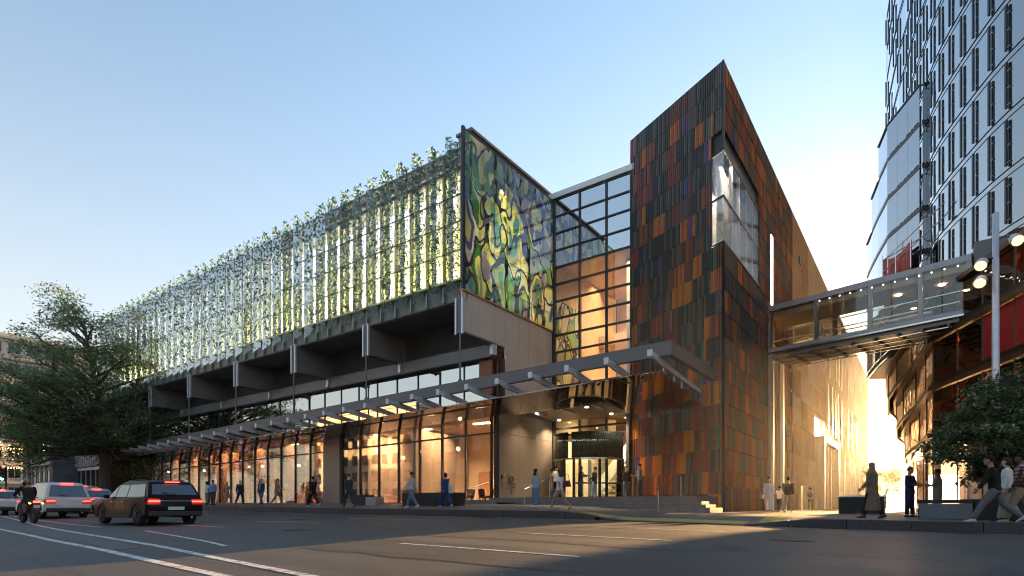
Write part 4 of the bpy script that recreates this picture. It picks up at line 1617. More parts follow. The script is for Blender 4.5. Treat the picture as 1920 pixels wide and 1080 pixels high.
M['tower_glass'] = glass('tower_glass', (0.16, 0.19, 0.20), 1.6, 1.0, 0.34, wav=.22, wscale=.55, gcol=(.95, .98, 1.0))
M['tower_dark'] = mat('tower_dark', (0.02, 0.021, 0.024), .35, .2, .1, 1)
M['bronze_glass'] = glass('bronze_glass', (0.42, 0.20, 0.10), 1.55, 1.0, 0.20, wav=.12, wscale=1.3, gcol=(1.0, .82, .66))
M['bronze'] = mat('bronze', (0.16, 0.085, 0.045), .36, .6, .2, 1.5)
M['bronze_dark'] = mat('bronze_dark', (0.05, 0.032, 0.024), .4, .4, .2, 1.5)
M['drape'] = mat('drape', (0.34, 0.17, 0.07), .6, 0, .5, 2.5, stretch=(6, 6, .25))
M['red_panel'] = mat('red_panel', (0.42, 0.03, 0.025), .3, 0, .2, 2)

# curved line of the curtain wall in plan, metres, from far to near
TP = [(43.5, 66), (41.2, 62.5), (39.6, 59.5), (38.2, 56.8), (37.0, 54.4), (36.05, 52.2), (35.2, 50.4), (34.35, 48.7), (33.6, 47.0), (32.9, 45.3), (31.95, 43.2), (31.3, 41.5), (30.8, 39.9), (30.35, 38.3), (29.95, 36.8), (29.55, 35.1), (29.3, 33.6), (29.15, 32.1), (29.05, 30.6), (29.0, 29.1), (29.0, 27.6), (29.05, 26.1)]
TPu = [UVp(*p) for p in TP]
FH = 3.4
tower = thing('glass_tower', 'tall curved glass tower with rows of short black vertical fins', 'building', (TPu[9][0], TPu[9][1], 0))
# height of a joint line read at the near end: lines at 27.1 + n*3.4
ZT0 = 23.3
levels = [ZT0 + FH * k for k in range(-4, 10)]


def strip(mb, p0, p1, z0, z1, d0, d1):
    """box along a wall segment, d measured outwards (to the left seen from p0 to p1)"""
    dx, dy = p1[0] - p0[0], p1[1] - p0[1]
    l = math.hypot(dx, dy)
    nx, ny = dy / l, -dx / l
    P = [(p0[0] + nx * d1, p0[1] + ny * d1), (p1[0] + nx * d1, p1[1] + ny * d1), (p1[0] + nx * d0, p1[1] + ny * d0), (p0[0] + nx * d0, p0[1] + ny * d0)]
    return mb.hexa([(x, y, z0) for x, y in P] + [(x, y, z1) for x, y in P])


_d = Vector(TPu[10]) - Vector(TPu[9])
OUT = -1 if (_d.y * (0 - TPu[9][0]) - _d.x * (20 - TPu[9][1])) < 0 else 1


def st2(mb, p0, p1, z0, z1, d0, d1):
    return strip(mb, p0, p1, z0, z1, d0 * OUT, d1 * OUT) if OUT == 1 else strip(mb, p1, p0, z0, z1, d0, d1)


zt = levels[-1]
for i, (a, b) in enumerate(zip(TPu, TPu[1:])):
    for z0, z1 in zip(levels, levels[1:]):
        st2(MB(), a, b, z0 + .02, z1 - .02, -.03, 0).build('curtain_pane', M['tower_glass'], tower)
for z in levels:
    g = MB()
    g2 = MB()
    for a, b in zip(TPu, TPu[1:]):
        st2(g, a, b, z - .02, z + .02, 0, .04)
        st2(g2, a, b, z - .40, z - .37, 0, .03)
    g.build('joint_line', M['tower_dark'], tower)
    g2.build('joint_line', M['tower_dark'], tower)
rt_ = random.Random(3)
# blinds and structure glimpsed behind the glass
rbl = random.Random(6)
for i, (a, b) in enumerate(zip(TPu, TPu[1:])):
    for z0 in levels[:-1]:
        k = rbl.random()
        if k < .42:
            dz = rbl.uniform(.5, 2.6)
            st2(MB(), a, b, z0 + FH - .5 - dz, z0 + FH - .5, -.35, -.32).build('blind', M['white_paint'], tower)
        elif k < .62:
            st2(MB(), Vector(a).lerp(Vector(b), .3), Vector(a).lerp(Vector(b), .55), z0, z0 + FH - .4, -.9, -.5).build('inner_column', M['bronze_dark'], tower)
for i in range(1, len(TPu) - 1):
    a = Vector(TPu[i])
    t = (Vector(TPu[i + 1]) - Vector(TPu[i - 1])).normalized() * .065
    p0, p1 = (a - t), (a + t)
    for k, z in enumerate(levels[:-1]):
        if i < 6 and (i + k) % 3 == 0:
            continue
        f = st2(MB(), p0, p1, z + .18, z + FH - .52, .05, .17).build('fin', M['tower_dark'], tower)
        if i > 8:
            d = MB()
            for zz in (z + .35, z + 1.35, z + 2.35):
                for q in (p0, p1):
                    st2(d, (q.x - .03, q.y), (q.x + .03, q.y), zz - .022, zz + .022, .17, .185)
            tag(d.build('fin_bolts', M['white_paint'], f), None, kind='stuff')
# building mass behind the skin: floors, core
inner = [(p[0] + .0, p[1]) for p in TPu]
for z in levels[:-1]:
    poly = [UVp(x + 1.2, y) for x, y in TP] + [UVp(62, 26.1), UVp(62, 66)]
    MB().prism(poly, z - .35, z - .05).build('floor_slab', M['tower_dark'], tower)
MB().prism([UVp(40, 30), UVp(46, 30), UVp(46, 60), UVp(44, 60)], levels[0], zt).build('core', M['concrete'], tower)

# stepped bay of plain glazing on the lane side
BP = [(36.6, 58.4), (35.55, 56.0), (34.3, 53.0), (33.15, 50.0), (32.55, 45.2), (33.4, 45.2)]
BPu = [UVp(*p) for p in BP]
M['bay_glass'] = glass('bay_glass', (0.06, 0.07, 0.08), 1.6, 1.0, 0.34, gcol=(.92, .96, 1.0))
bz = [13.2, 16.6, 20.0, 23.4, 26.8, 30.2, 33.4]
for i, (a, b) in enumerate(zip(BPu, BPu[1:])):
    top = {0: 4, 1: 5}.get(i, 6)
    for j in range(top):
        z0, z1 = bz[j], bz[j + 1]
        if i == 3:
            A_, B_ = Vector(a), Vector(b)
            for q in range(3):
                st2(MB(), A_.lerp(B_, q / 3 + .004), A_.lerp(B_, (q + 1) / 3 - .004), z0 + .45, z1 - .02, .15, .18).build('bay_pane', M['bay_glass'], tower)
        else:
            st2(MB(), a, b, z0 + .45, z1 - .02, .12, .15).build('bay_pane', M['bay_glass'], tower)
        st2(MB(), a, b, z0 - .02, z0 + .10, .05, .2).build('bay_ledge', M['bronze_dark'], tower)
        st2(MB(), a, b, z0 + .12, z0 + .43, .02, .12).build('bay_spandrel', M['tower_dark'], tower)
    st2(MB(), a, b, bz[top] - .02, bz[top] + .1, 0, .25).build('bay_ledge', M['metal_dark'], tower)
MB().prism([UVp(*p) for p in BP] + [UVp(40, 45.2), UVp(41, 58)], 13.0, 13.2).build('bay_floor', M['bronze_dark'], tower)
# red debris netting at the bay's foot with scaffold rails
rp_ = [UVp(33.6, 50.6), UVp(32.2, 45.0)]
nm = MB()
A_, B_ = Vector(rp_[0]), Vector(rp_[1])
NQ = 28


def netp(q, top):
    p = A_.lerp(B_, q / NQ)
    t = q / NQ
    w = .12 * sin(t * 19) + .07 * sin(t * 41)
    z = (22.1 - .9 * t - .5 * sin(t * pi)) if top else (19.4 - 1.1 * t + .18 * sin(t * 13))
    return (p.x - .5 + (w * .3 if top else w), p.y + (0 if top else w * .5), z)


for q in range(NQ):
    c = [netp(q, 0), netp(q + 1, 0), netp(q + 1, 1), netp(q, 1)]
    nm.hexa([c[0], c[1], (c[1][0] + .02, c[1][1], c[1][2]), (c[0][0] + .02, c[0][1], c[0][2]), c[3], c[2], (c[2][0] + .02, c[2][1], c[2][2]), (c[3][0] + .02, c[3][1], c[3][2])])
net_ = thing('debris_net', 'red mesh netting hung above the glazed bridge', 'netting', (B_.x, B_.y, 19))
nm.build('net', mat('net_red', (0.40, 0.05, 0.035), .7, 0, .25, 2), net_)
for z in (20.6, 21.6):
    MB().tube([(A_.x - .55, A_.y, z + .3), (B_.x - .55, B_.y, z), (B_.x + 1.5, B_.y - 5, z - .2)], .04, 6).build('scaffold_rail', M['steel'], net_)
for q in (0, .5, 1):
    p = A_.lerp(B_, q)
    MB().tube([(p.x - .55, p.y, 19), (p.x - .55, p.y, 22.4)], .04, 6).build('scaffold_post', M['steel'], net_)

# ------------------------------------------------------------------ podium
pod = thing('bronze_podium', 'bronze and brown glass podium with overhanging curved floors beside the lane', 'building', (0.1, 37, -.3))
# plan lines of successive floors (world X, Y): lane side curve, corner, street side
def floor_line(k):
    lane = [(.4, 80, .5), (-.5, 70, .6), (-.8, 63, .65), (-.8, 56, .55), (-.5, 50, .4), (-.1, 44.5, .2), (.1, 39.5, .05)]
    lane = [(u - o * k, v) for u, v, o in lane]
    street = [(21.9, 29.6), (21.45, 27.4), (21.0, 25.4), (20.5, 23.2), (20.0, 21.0), (19.6, 18.8), (21.5, 15.2)]
    return lane + [UVp(*p) for p in street]


pz = [-.4, 3.75, 6.2, 8.7, 10.9]
for k in range(4):
    ln = floor_line(k)
    z0, z1 = pz[k], pz[k + 1]
    g = MB()
    for a, b in zip(ln, ln[1:]):
        st2(g, a, b, z1 - .22, z1, -.3, .22)
    g.build('floor_edge', M['bronze'], pod)
    for i, (a, b) in enumerate(zip(ln, ln[1:])):
        A_, B_ = Vector(a), Vector(b)
        nq = 1
        for q in range(nq):
            p0, p1 = A_.lerp(B_, q / nq), A_.lerp(B_, (q + 1) / nq)
            red = (k == 2 and i in (9, 10, 11) and q == 0)
            if k == 0 and i >= 6:
                st2(MB(), p0, p1, z0, z1 - .3, -1.55, -1.4).build('ground_wall', M['beige_panel'] if i < 11 else M['bronze_dark'], pod)
            elif k == 0 and i % 2:
                st2(MB(), p0, p1, z0, z1 - .24, -.6, -.5).build('ground_wall', M['bronze'], pod)
            else:
                st2(MB(), p0.lerp(p1, .02), p0.lerp(p1, .98), z0 + .3, z1 - .24, -.03, 0).build('glass_bay', M['red_panel'] if red else M['bronze_glass'], pod)
                st2(MB(), p0, p1, z0 + .02, z0 + .28, -.05, .06).build('spandrel', M['bronze_dark'], pod)
                if k:
                    st2(MB(), p0, p1, z0 + .1, z1 - .3, -.5, -.42).build('drape', M['drape'], pod)
            st2(MB(), (p0.x - .03, p0.y), (p0.x + .03, p0.y), z0, z1 - .2, -.08, .06).build('bay_post', M['bronze_dark'], pod)
    # floor plate
    MB().prism(ln + [UVp(45, 15), UVp(60, 20), UVp(60, 66)], z1 - .2, z1 - .03).build('floor_plate', M['bronze_dark'], pod)
MB().prism([(x, y) for x, y in floor_line(0)[6:]] + [UVp(45, 15), UVp(45, 31)], 3.4, 3.5).build('undercroft_ceiling', M['bronze_dark'], pod)
# pier at the bridge landing and parapet
px_, py_ = UVp(21.9, 26.6)
B(px_ - .25, px_ + 1.4, py_ - .6, py_ + 2.6, 8.4, 12.2).build('bridge_pier', M['metal_grey'], pod)
# warm lights under the overhang on the lane side
for k, (x, y) in enumerate(((30.5, 45.0), (27.6, 40.2), (24.8, 36.0))):
    u, v = UVp(x + .9, y)
    MB().box(u - .1, u + .1, v - .8, v + .8, 3.3, 3.36).build('strip_light', M['lamp_warm'], pod)
area_lamp('podium_lamp', (UVp(24.5, 30)[0], UVp(24.5, 30)[1], 3.2), (4, 2), 120, (1, .6, .32))
area_lamp('podium_lamp', (UVp(23.3, 23)[0], UVp(23.3, 23)[1], 3.2), (4, 2), 120, (1, .6, .32))
for x, y, z in ((26, 30, 8.2), (24.5, 24, 8.2), (31, 40, 6.0), (36, 50, 6)):
    u, v = UVp(x, y)
    area_lamp('podium_added_lamp', (u, v, z), (3, 3), 120, (1, .5, .22))  # unseen lamps added to give the podium glass an orange glow
# lamps added between glass and drapes in place of reflected sun glare
for k in (1, 2, 3):
    ln = floor_line(k)
    for i in range(1, len(ln) - 1):
        A_, B_ = Vector(ln[i]), Vector(ln[i + 1])
        m_ = (A_ + B_) / 2
        d_ = (B_ - A_).normalized()
        n_in = Vector((-d_.y, d_.x)) * .24
        if (m_ + n_in - Vector((10, 40))).length > (m_ - n_in - Vector((10, 40))).length:
            n_in = -n_in
        q = m_ + n_in
        if i >= 3:
            area_lamp('added_glare_lamp', (q.x, q.y, pz[k + 1] - .32), (.2, 1.2), 30 if k < 3 else 22, (1, .52, .2), (0, 0, -1))
# ------------------------------------------------------------------ buildings beyond the hall, down the street
M['heritage'] = mat('heritage', (0.17, 0.18, 0.20), .8, 0, .2, 1.2, bump=.2, bscale=6)
M['heritage_trim'] = mat('heritage_trim', (0.33, 0.32, 0.30), .8, 0, .15, 1.5)
M['hotel'] = mat('hotel', (0.55, 0.49, 0.42), .8, 0, .15, .5)
M['hotel_band'] = mat('hotel_band', (0.34, 0.36, 0.35), .7, 0, .15, .5)
M['win_dark'] = glass('win_dark', (0.03, 0.035, 0.04), 1.5, 1.0, .12)
M['fairy'] = glow('fairy', (1.0, .55, .18), 7.0)
M['fairy_violet'] = glow('fairy_violet', (.5, .35, 1.0), 3.0)
M['fairy_green'] = glow('fairy_green', (.3, 1.0, .3), 2.0)


def arch_poly(c, w, z0, z1, n=8):
    r = w / 2
    pts = [(c - r, z0), (c + r, z0), (c + r, z1 - r)]
    pts += [(c + r * cos(pi * k / n), z1 - r + r * sin(pi * k / n)) for k in range(1, n)]
    pts += [(c - r, z1 - r)]
    return pts


her = thing('heritage_building', 'dark grey heritage building with pale arched windows beyond the big tree', 'building', (-75, 20, 0))
B(-84.5, -75, 20.2, 40, -.3, 11.6).build('wall', M['heritage'], her)
for z0, z1, d in ((7.5, 7.95, .35), (4.4, 4.75, .25), (11.2, 11.9, .5), (2.2, 2.35, .12)):
    B(-84.7, -74.7, 20.2 - d, 20.2, z0, z1).build('cornice', M['heritage_trim'], her)
for i in range(6):
    c = -75.9 - i * 1.55
    for z0, z1 in ((5.0, 7.1), (8.3, 10.6), (.2, 3.9)):
        w = MB().extr(arch_poly(c, .85, z0, z1), 1, 20.12, 20.19).build('arched_window', M['win_dark'], her)
        g = MB()
        P = arch_poly(c, 1.1, z0, z1 + .15)
        Q = arch_poly(c, .86, z0, z1)
        n = len(P)
        for k in range(1, n):
            a, b, c_, d = P[k], P[(k + 1) % n], Q[(k + 1) % n], Q[k]
            g.hexa([(a[0], 20.06, a[1]), (b[0], 20.06, b[1]), (c_[0], 20.06, c_[1]), (d[0], 20.06, d[1]), (a[0], 20.2, a[1]), (b[0], 20.2, b[1]), (c_[0], 20.2, c_[1]), (d[0], 20.2, d[1])])
        g.build('surround', M['heritage_trim'], w)
    B(c - .85, c - .70, 20.02, 20.2, -.2, 11.2).build('pilaster', M['heritage'], her)

fb = thing('fin_clad_annex', 'low dark annex with closely spaced vertical fins between hall and heritage building', 'building', (-66.5, 22, 0))
B(-74.9, -66.4, 22.6, 50, -.3, 10.4).build('wall', M['tower_dark'], fb)
for i in range(17):
    u = -66.7 - i * .5
    B(u - .07, u + .07, 22.1, 22.6, 4.2, 10.4).build('fin', M['alu'], fb)
for i in range(6):
    u = -67.2 - i * 1.4
    p = B(u - 1.3, u, 22.5, 22.55, .2, 3.8).build('window', M['win_dark'], fb)
    B(u - 1.36, u - 1.3, 22.42, 22.56, .1, 3.9).build('window_frame', M['alu'], p)
B(-74.9, -66.4, 22.35, 22.6, 3.8, 4.1).build('band', M['alu'], fb)
B(-74.9, -66.4, 22.45, 22.6, 1.9, 2.0).build('band', M['alu'], fb)

ho = thing('cream_hotel', 'tall cream hotel strung with warm lights at the far end of the street', 'building', (-116, 20, 0))
B(-140, -116, 0, 36, -.5, 27).build('wall', M['hotel'], ho)
for j in range(8):
    z = 1.2 + j * 3.25
    for i in range(9):
        v = 14.2 + i * 2.3
        w = B(-116.02, -115.95, v, v + 1.45, z, z + 1.75).build('window', M['win_dark'], ho)
        B(-115.97, -115.85, v - .08, v + 1.53, z - .14, z).build('sill', M['hotel_band'], w)
        B(-115.97, -115.9, v + .70, v + .76, z, z + 1.75).build('glazing_bar', M['hotel_band'], w)
    if j in (0, 2, 4, 6, 7):
        B(-116.0, -115.6, 0, 36, z + 2.2, z + 2.5).build('string_course', M['hotel_band'], ho)
g = MB()
for z in (5.9, 8.9):
    for i in range(70):
        v = 13 + i * .33
        g.ball((-115.4, v, z + .12 * sin(i * .5)), .06, .06, .06, 5, 4)
tag(g.build('light_string', M['fairy'], ho), None, kind='stuff')

far = thing('brick_block', 'pinkish brick block showing its roof behind the left end of the hall', 'building', (-96, 60, 0))
B(-104, -88, 58, 74, 0, 30.0).build('wall', mat('pink_brick', (0.36, 0.24, 0.20), .8, 0, .2, 1), far)
B(-104.3, -87.7, 57.7, 74.3, 30, 30.5).build('roof', M['hotel_band'], far)
for i in range(5):
    for j in range(8):
        B(-103 + i * 3, -101.4 + i * 3, 57.93, 58.0, 3 + j * 3.3, 4.8 + j * 3.3).build('window', M['win_dark'], far)

# ------------------------------------------------------------------ the other side of the street (seen in the glazing)
def opposite(name, label, u0, u1, v1, h, m, nw, nf, tall=1.7):
    t = thing(name, label, 'building', (u0, v1, -1))
    B(u0, u1, v1 - 14, v1, -1.2, h).build('wall', M[m] if isinstance(m, str) else m, t)
    B(u0 - .3, u1 + .3, v1 - 14.3, v1 + .3, h, h + .5).build('parapet', M['hotel_band'], t)
    wd = (u1 - u0) / nw
    me = MB().box(0, wd * .58, 0, .06, 0, tall).mesh('window', M['win_dark'])
    for i in range(nw):
        for j in range(nf):
            piece('window', me, t, (u0 + i * wd + wd * .2, v1, 1.2 + j * (h - 1.5) / nf))
    return t


opposite('pale_apartment_block', 'pale apartment block across the street, mirrored in the clerestory', -92, -66, -15, 16, 'hotel', 10, 5)
opposite('brown_warehouse', 'brown brick warehouse across the street from the hall', -62, -38, -15, 12, mat('brick_brown', (0.16, 0.09, 0.06), .85, 0, .25, 1), 9, 3, 2.4)
opposite('grey_office', 'dark grey office block across the street from the entrance', -33, -12, -17, 17, 'heritage', 8, 5)
opposite('tall_dark_block', 'tall dark block across the street facing the glass tower', 14, 44, -12, 30, 'heritage', 10, 9)
# ------------------------------------------------------------------ trees
def leaf_mats(base, names, cols, rough=.5):
    out = []
    for n, c in zip(names, cols):
        m, nt, o = _new(base + n)
        geo = N(nt, 'ShaderNodeNewGeometry')
        nz = N(nt, 'ShaderNodeTexNoise', Scale=1.3, Detail=2.0)
        nt.links.new(geo.outputs['Position'], nz.inputs['Vector'])
        col = mixc(nt, nz.outputs['Fac'], [x * .55 for x in c], [x * 1.45 for x in c])
        p = N(nt, 'ShaderNodeBsdfPrincipled')
        nt.links.new(col, p.inputs['Base Color'])
        p.inputs['Roughness'].default_value = rough
        tl = N(nt, 'ShaderNodeBsdfTranslucent')
        nt.links.new(col, tl.inputs[0])
        mx = N(nt, 'ShaderNodeMixShader')
        mx.inputs[0].default_value = .48
        nt.links.new(p.outputs[0], mx.inputs[1])
        nt.links.new(tl.outputs[0], mx.inputs[2])
        nt.links.new(mx.outputs[0], o.inputs[0])
        out.append(m)
    return out


M['bark'] = mat('bark', (0.07, 0.058, 0.045), .9, 0, .4, 5, bump=.8, bscale=14)


def leaf(g, c, L, w, r, droop=.3):
    a = r.uniform(0, 2 * pi)
    e = r.gauss(-.1, .5)
    d = Vector((cos(a) * cos(e), sin(a) * cos(e), sin(e)))
    s = d.cross(Vector((r.uniform(-.5, .5), r.uniform(-.5, .5), 1))).normalized()
    up = s.cross(d)
    c = Vector(c)
    g.add([c, c + d * L * .5 + s * w * .5 + up * w * .12, c + d * L - up * L * droop * .4, c + d * L * .5 - s * w * .5 + up * w * .12], [(0, 1, 2, 3)])


def tree(name, label, at, rot, h, trunk_r, fork, clumps, leaves, lsize, mats, weights, seed, flat=.45, cr=1.3, group=None, lean=(0, 0)):
    """clumps: centres in local metres (x right of the camera view, y away, z up)"""
    r = random.Random(seed)
    t = thing(name, label, 'tree', at, group, local=True, rot=rot)
    g = MB()
    path = []
    for i in range(9):
        k = i / 8
        path.append((lean[0] * k * k + .12 * sin(k * 5), lean[1] * k * k + .1 * sin(k * 4 + 1), h * k * .86))
    g.tube([(0, 0, -.25)] + path, [trunk_r * 1.5] + [trunk_r * (1.05 - .93 * (i / 8) ** .8) for i in range(9)], 10)

    def on_trunk(z):
        k = max(0, min(.999, z / (h * .86))) * 8
        i = int(k)
        return Vector(path[i]).lerp(Vector(path[i + 1]), k - i)
    tips = []
    for c in clumps:
        c = Vector(c)
        d = math.hypot(c.x, c.y)
        z0 = max(fork, min(c.z - d * .55, h * .8))
        z0 = max(fork, z0 + r.uniform(-.5, .3))
        p0 = on_trunk(z0)
        mid = p0.lerp(c, .5) + Vector((r.uniform(-.3, .3), r.uniform(-.3, .3), r.uniform(-.1, .5)))
        q1 = p0.lerp(mid, .5) + Vector((r.uniform(-.15, .15), r.uniform(-.15, .15), r.uniform(0, .2)))
        br = trunk_r * (.16 + .30 * min(1, d / max(2, h * .45))) * (1.1 - .5 * z0 / h)
        g.tube([p0, q1, mid, mid.lerp(c, .6), c], [br, br * .8, br * .55, br * .3, br * .12], 6)
        for k in range(5):
            e = c + Vector((r.gauss(0, cr * .6), r.gauss(0, cr * .6), r.gauss(0, cr * flat * .6)))
            g.tube([mid.lerp(c, r.uniform(.3, .9)), (mid.lerp(c, .8) + e) / 2 + Vector((0, 0, r.uniform(-.1, .15))), e], [br * .25, br * .16, br * .05], 4)
            tips.append(e)
    g.build('trunk', M['bark'], t, smooth=True)
    lv = MB()
    per = leaves // len(tips)
    for e in tips:
        for k in range(per):
            p = e + Vector((r.gauss(0, cr * .36), r.gauss(0, cr * .36), r.gauss(0, cr * .36 * flat)))
            lv.mi = r.choices(range(len(mats)), weights)[0]
            L = lsize * r.uniform(.6, 1.3)
            leaf(lv, p, L, L * .5, r)
    tag(lv.build('crown', mats, t), None, kind='stuff')
    return t


# big street tree on the left
r = random.Random(5)
cl = []
while len(cl) < 170:
    x, y, z = r.uniform(-9, 8), r.uniform(-7, 7), r.uniform(3.6, 19.8)
    # outline: broad shelf below the middle, narrow leaning top
    k = (z - 3.6) / 16.2
    R = 8.3 * (1 - max(0, (k - .30) / .70) ** 1.5) if k > .30 else 5.0 + 11 * k
    cxx = -1.0 - 1.6 * k
    d = math.hypot(x - cxx, y * 1.15)
    if R * .12 < d < R and r.random() < .45 + .55 * d / R:
        cl.append((x, y, z - .12 * d))
tm = leaf_mats('plane_leaf_', ('dark', 'mid', 'green', 'rust'), ((0.06, 0.13, 0.05), (0.11, 0.23, 0.08), (0.17, 0.36, 0.12), (0.34, 0.18, 0.08)))
tree('street_tree', 'large spreading leafy tree on the pavement at the left end of the hall', (-58.2, 19.3, z_pave(-58.2, 19.3)), 0, 18.9, .52, 4.6, cl, 50000, .25, tm, (30, 36, 18, 18), 12, .5, 1.35, lean=(-1.6, 0))

# dense glossy evergreen on the right
r = random.Random(15)
cl = []
while len(cl) < 70:
    x, y, z = r.uniform(-2.0, 2.4), r.uniform(-1.7, 1.7), r.uniform(.95, 4.4)
    k = (z - .95) / 3.45
    R = (1.2 + 2.8 * k if k < .27 else 2.05 * (1 - ((k - .27) / .73) ** 1.6) + .15)
    d = math.hypot(x - .5 * k, y)
    if R * .35 < d < R:
        cl.append((x, y, z))
tm2 = leaf_mats('glossy_leaf_', ('dark', 'mid', 'pale'), ((0.07, 0.12, 0.045), (0.13, 0.19, 0.075), (0.42, 0.38, 0.24)), .35)
tree('evergreen_tree', 'dense glossy evergreen in the raised granite planter at the right corner', (1.75, 23.0, -.05), 0, 4.3, .11, .7, cl, 21000, .15, tm2, (45, 40, 15), 4, .6, .42)

# sunlit tree at the end of the lane
r = random.Random(25)
cl = []
while len(cl) < 34:
    x, y, z = r.uniform(-2.6, 2.6), r.uniform(-2.6, 2.6), r.uniform(1.6, 6.6)
    if (x / 2.7) ** 2 + (y / 2.7) ** 2 + ((z - 4.0) / 2.7) ** 2 < 1 and x * x + y * y > .7:
        cl.append((x, y, z))
tm3 = leaf_mats('lane_leaf_', ('a', 'b'), ((0.16, 0.08, 0.02), (0.10, 0.07, 0.02)))
tree('lane_tree', 'round backlit tree glowing at the far end of the lane', (-4.6, 97, -.1), 0, 6.6, .16, 1.6, cl, 9000, .26, tm3, (1, 1), 6, .8, .8)


def bare_tree(name, label, at, h, seed, lights=False, group=None):
    r = random.Random(seed)
    t = thing(name, label, 'tree', at, group, local=True, rot=0)
    g = MB()
    ends = []

    def grow(p, d, l, rad, n):
        q = p + d * l
        g.tube([p, (p + q) / 2 + Vector((r.uniform(-.04, .04), r.uniform(-.04, .04), 0)) * l, q], [rad, rad * .85, rad * .65], 5)
        if n == 0:
            ends.append(q)
            return
        for k in range(r.choice((2, 3, 3))):
            nd = (d + Vector((r.gauss(0, .45), r.gauss(0, .45), r.gauss(.1, .25)))).normalized()
            grow(q, nd, l * r.uniform(.62, .85), rad * .6, n - 1)
    grow(Vector((0, 0, -.2)), Vector((0, 0, 1)), h * .3, h * .018, 5)
    g.build('trunk', M['bark'], t)
    if lights:
        lg = MB()
        for e in ends[::3]:
            lg.ball(e, .035, .035, .035, 5, 4)
        tag(lg.build('light_string', M['fairy'], t), None, kind='stuff')
    return t


bare_tree('bare_tree', 'bare tree strung with warm lights at the far left corner', (-83, 15.5, -.2), 9, 3, True)
bare_tree('bare_tree', 'bare tree with warm lights beside the heritage building arches', (-92, 17.5, -.2), 8, 8, True)
bare_tree('bare_tree', 'tall bare tree rising behind the left end of the hall roof', (-82, 52, 0), 27, 17)
# ------------------------------------------------------------------ street furniture
t = thing('granite_planter', 'long black granite planter in front of the lobby glass', 'planter', (-22.9, 21.4, -.1))
B(-22.9, -19.2, 21.4, 22.3, -.15, .70).build('body', M['granite'], t, bevel=.02)
B(-22.8, -19.3, 21.5, 22.2, .66, .705).build('soil', mat('soil', (0.04, 0.03, 0.02), .9, 0, .3, 8), t)
t = thing('granite_bench', 'short black granite bench with a pale end beside the walking man in grey', 'bench', (-27, 21.4, -.1))
B(-27, -25.95, 21.4, 22.1, -.12, .64).build('body', M['granite'], t, bevel=.015)
B(-25.94, -25.1, 21.42, 22.08, -.12, .52).build('end_block', mat('pale_steel', (0.32, 0.32, 0.33), .45, .4, .1, 2), t, bevel=.015)
t = thing('corner_planter', 'low granite edged planter wall with pale steel front at the right corner', 'planter', (-.2, 21.5, -.3))
B(-.15, 1.12, 21.42, 21.5, -.38, .08).build('steel_front', mat('blue_steel', (0.12, 0.135, 0.15), .6, .0, .1, 2), t)
B(-.2, 1.16, 21.4, 22.3, .085, .20).build('coping', M['granite'], t, bevel=.012)
B(-.18, 1.14, 21.52, 22.28, -.38, .08).build('core', M['granite'], t)
B(1.165, 9.0, 21.36, 25.6, -.4, .20).build('granite_wall', M['granite'], t, bevel=.012)
t = thing('lane_bench', 'low dark bench wall with a bright top across the lane', 'bench', (-3.2, 31, -.3))
B(-3.3, -1.5, 30.6, 31.4, -.35, .42).build('base', M['granite'], t)
B(-3.35, -1.45, 30.55, 31.45, .42, .50).build('top', M['white_paint'], t, bevel=.01)
for k, (u, v, w) in enumerate(((-6.9, 37.5, 'nearer'), (-6.9, 43.0, 'farther'))):
    t = thing('slab_bollard', 'tall slab bollard beside the lane wall, the %s of two' % w, 'bollard', (u, v, -.3), 'slab bollards in the lane')
    B(u - .08, u + .08, v - .25, v + .25, -.3, 1.35).build('slab', M['brown_panel'], t, bevel=.01)
    B(u + .081, u + .10, v - .25, v + .25, -.28, 1.33).build('edge', M['white_paint'], t)

# light mast with three spotlights
t = thing('light_mast', 'tall grey mast carrying three glowing amber spotlights', 'street light', (2.0, 26.2, -.3))
MB().tube([(2, 26.2, -.3), (2, 26.2, 4), (2, 26.2, 10.3)], [.13, .115, .095], 14).build('mast', M['alu'], t, smooth=True)
MB().lathe([(.22, -.3), (.22, -.22), (.14, -.16)], (2, 26.2, 0), 14).build('base_plate', M['metal_grey'], t)
M['spot_glow'] = glow('spot_glow', (1.0, .50, .12), 1.1)
for dz, du, dv in ((9.25, .48, -.1), (8.6, -.38, -.22), (8.0, -.4, -.2)):
    p = Vector((2 + du, 26.2 + dv, dz))
    aim = Vector((du * .5, -.75, -.62)).normalized()
    a = MB().tube([(2, 26.2, dz + .12), (2 + du * .6, 26.2 + dv * .6, dz + .16), p], .035, 6).build('spot_arm', M['metal_grey'], t)
    hd = MB().tube([p - aim * .16, p, p + aim * .22, p + aim * .30], [.09, .17, .19, .20], 12, cap=True).build('spot_head', M['alu'], t, smooth=True)
    MB().tube([p + aim * .305, p + aim * .33], [.17, .16], 12).build('spot_lens', M['spot_glow'], hd)

# traffic signal far left
su, sv = UVp(-40.2, 45.2)
t = thing('traffic_signal', 'traffic signal showing green at the far left', 'traffic light', (su, sv, -.5), local=True, rot=0)
MB().tube([(0, 0, 0), (0, 0, 3.6)], .06, 8).build('pole', M['metal_dark'], t)
MB().box(-.19, .19, -.32, -.08, 2.5, 3.5).build('signal_box', M['black_frame'], t, bevel=.03)
for k, (z, m) in enumerate(((3.32, mat('lens_red', (.12, .01, .01), .3)), (3.0, mat('lens_amber', (.12, .07, .01), .3)), (2.68, glow('lens_green', (.05, 1.0, .55), 9)))):
    MB().lathe([(.12, -.35), (.12, -.33)], (0, 0, z), 14, 1).build('lens', m, t)
    MB().extr([(-.15, z), (-.13, z + .14), (0, z + .17), (.13, z + .14), (.15, z), (.13, z + .01), (0, z + .14), (-.13, z + .01)], 1, -.5, -.33).build('visor', M['black_frame'], t)
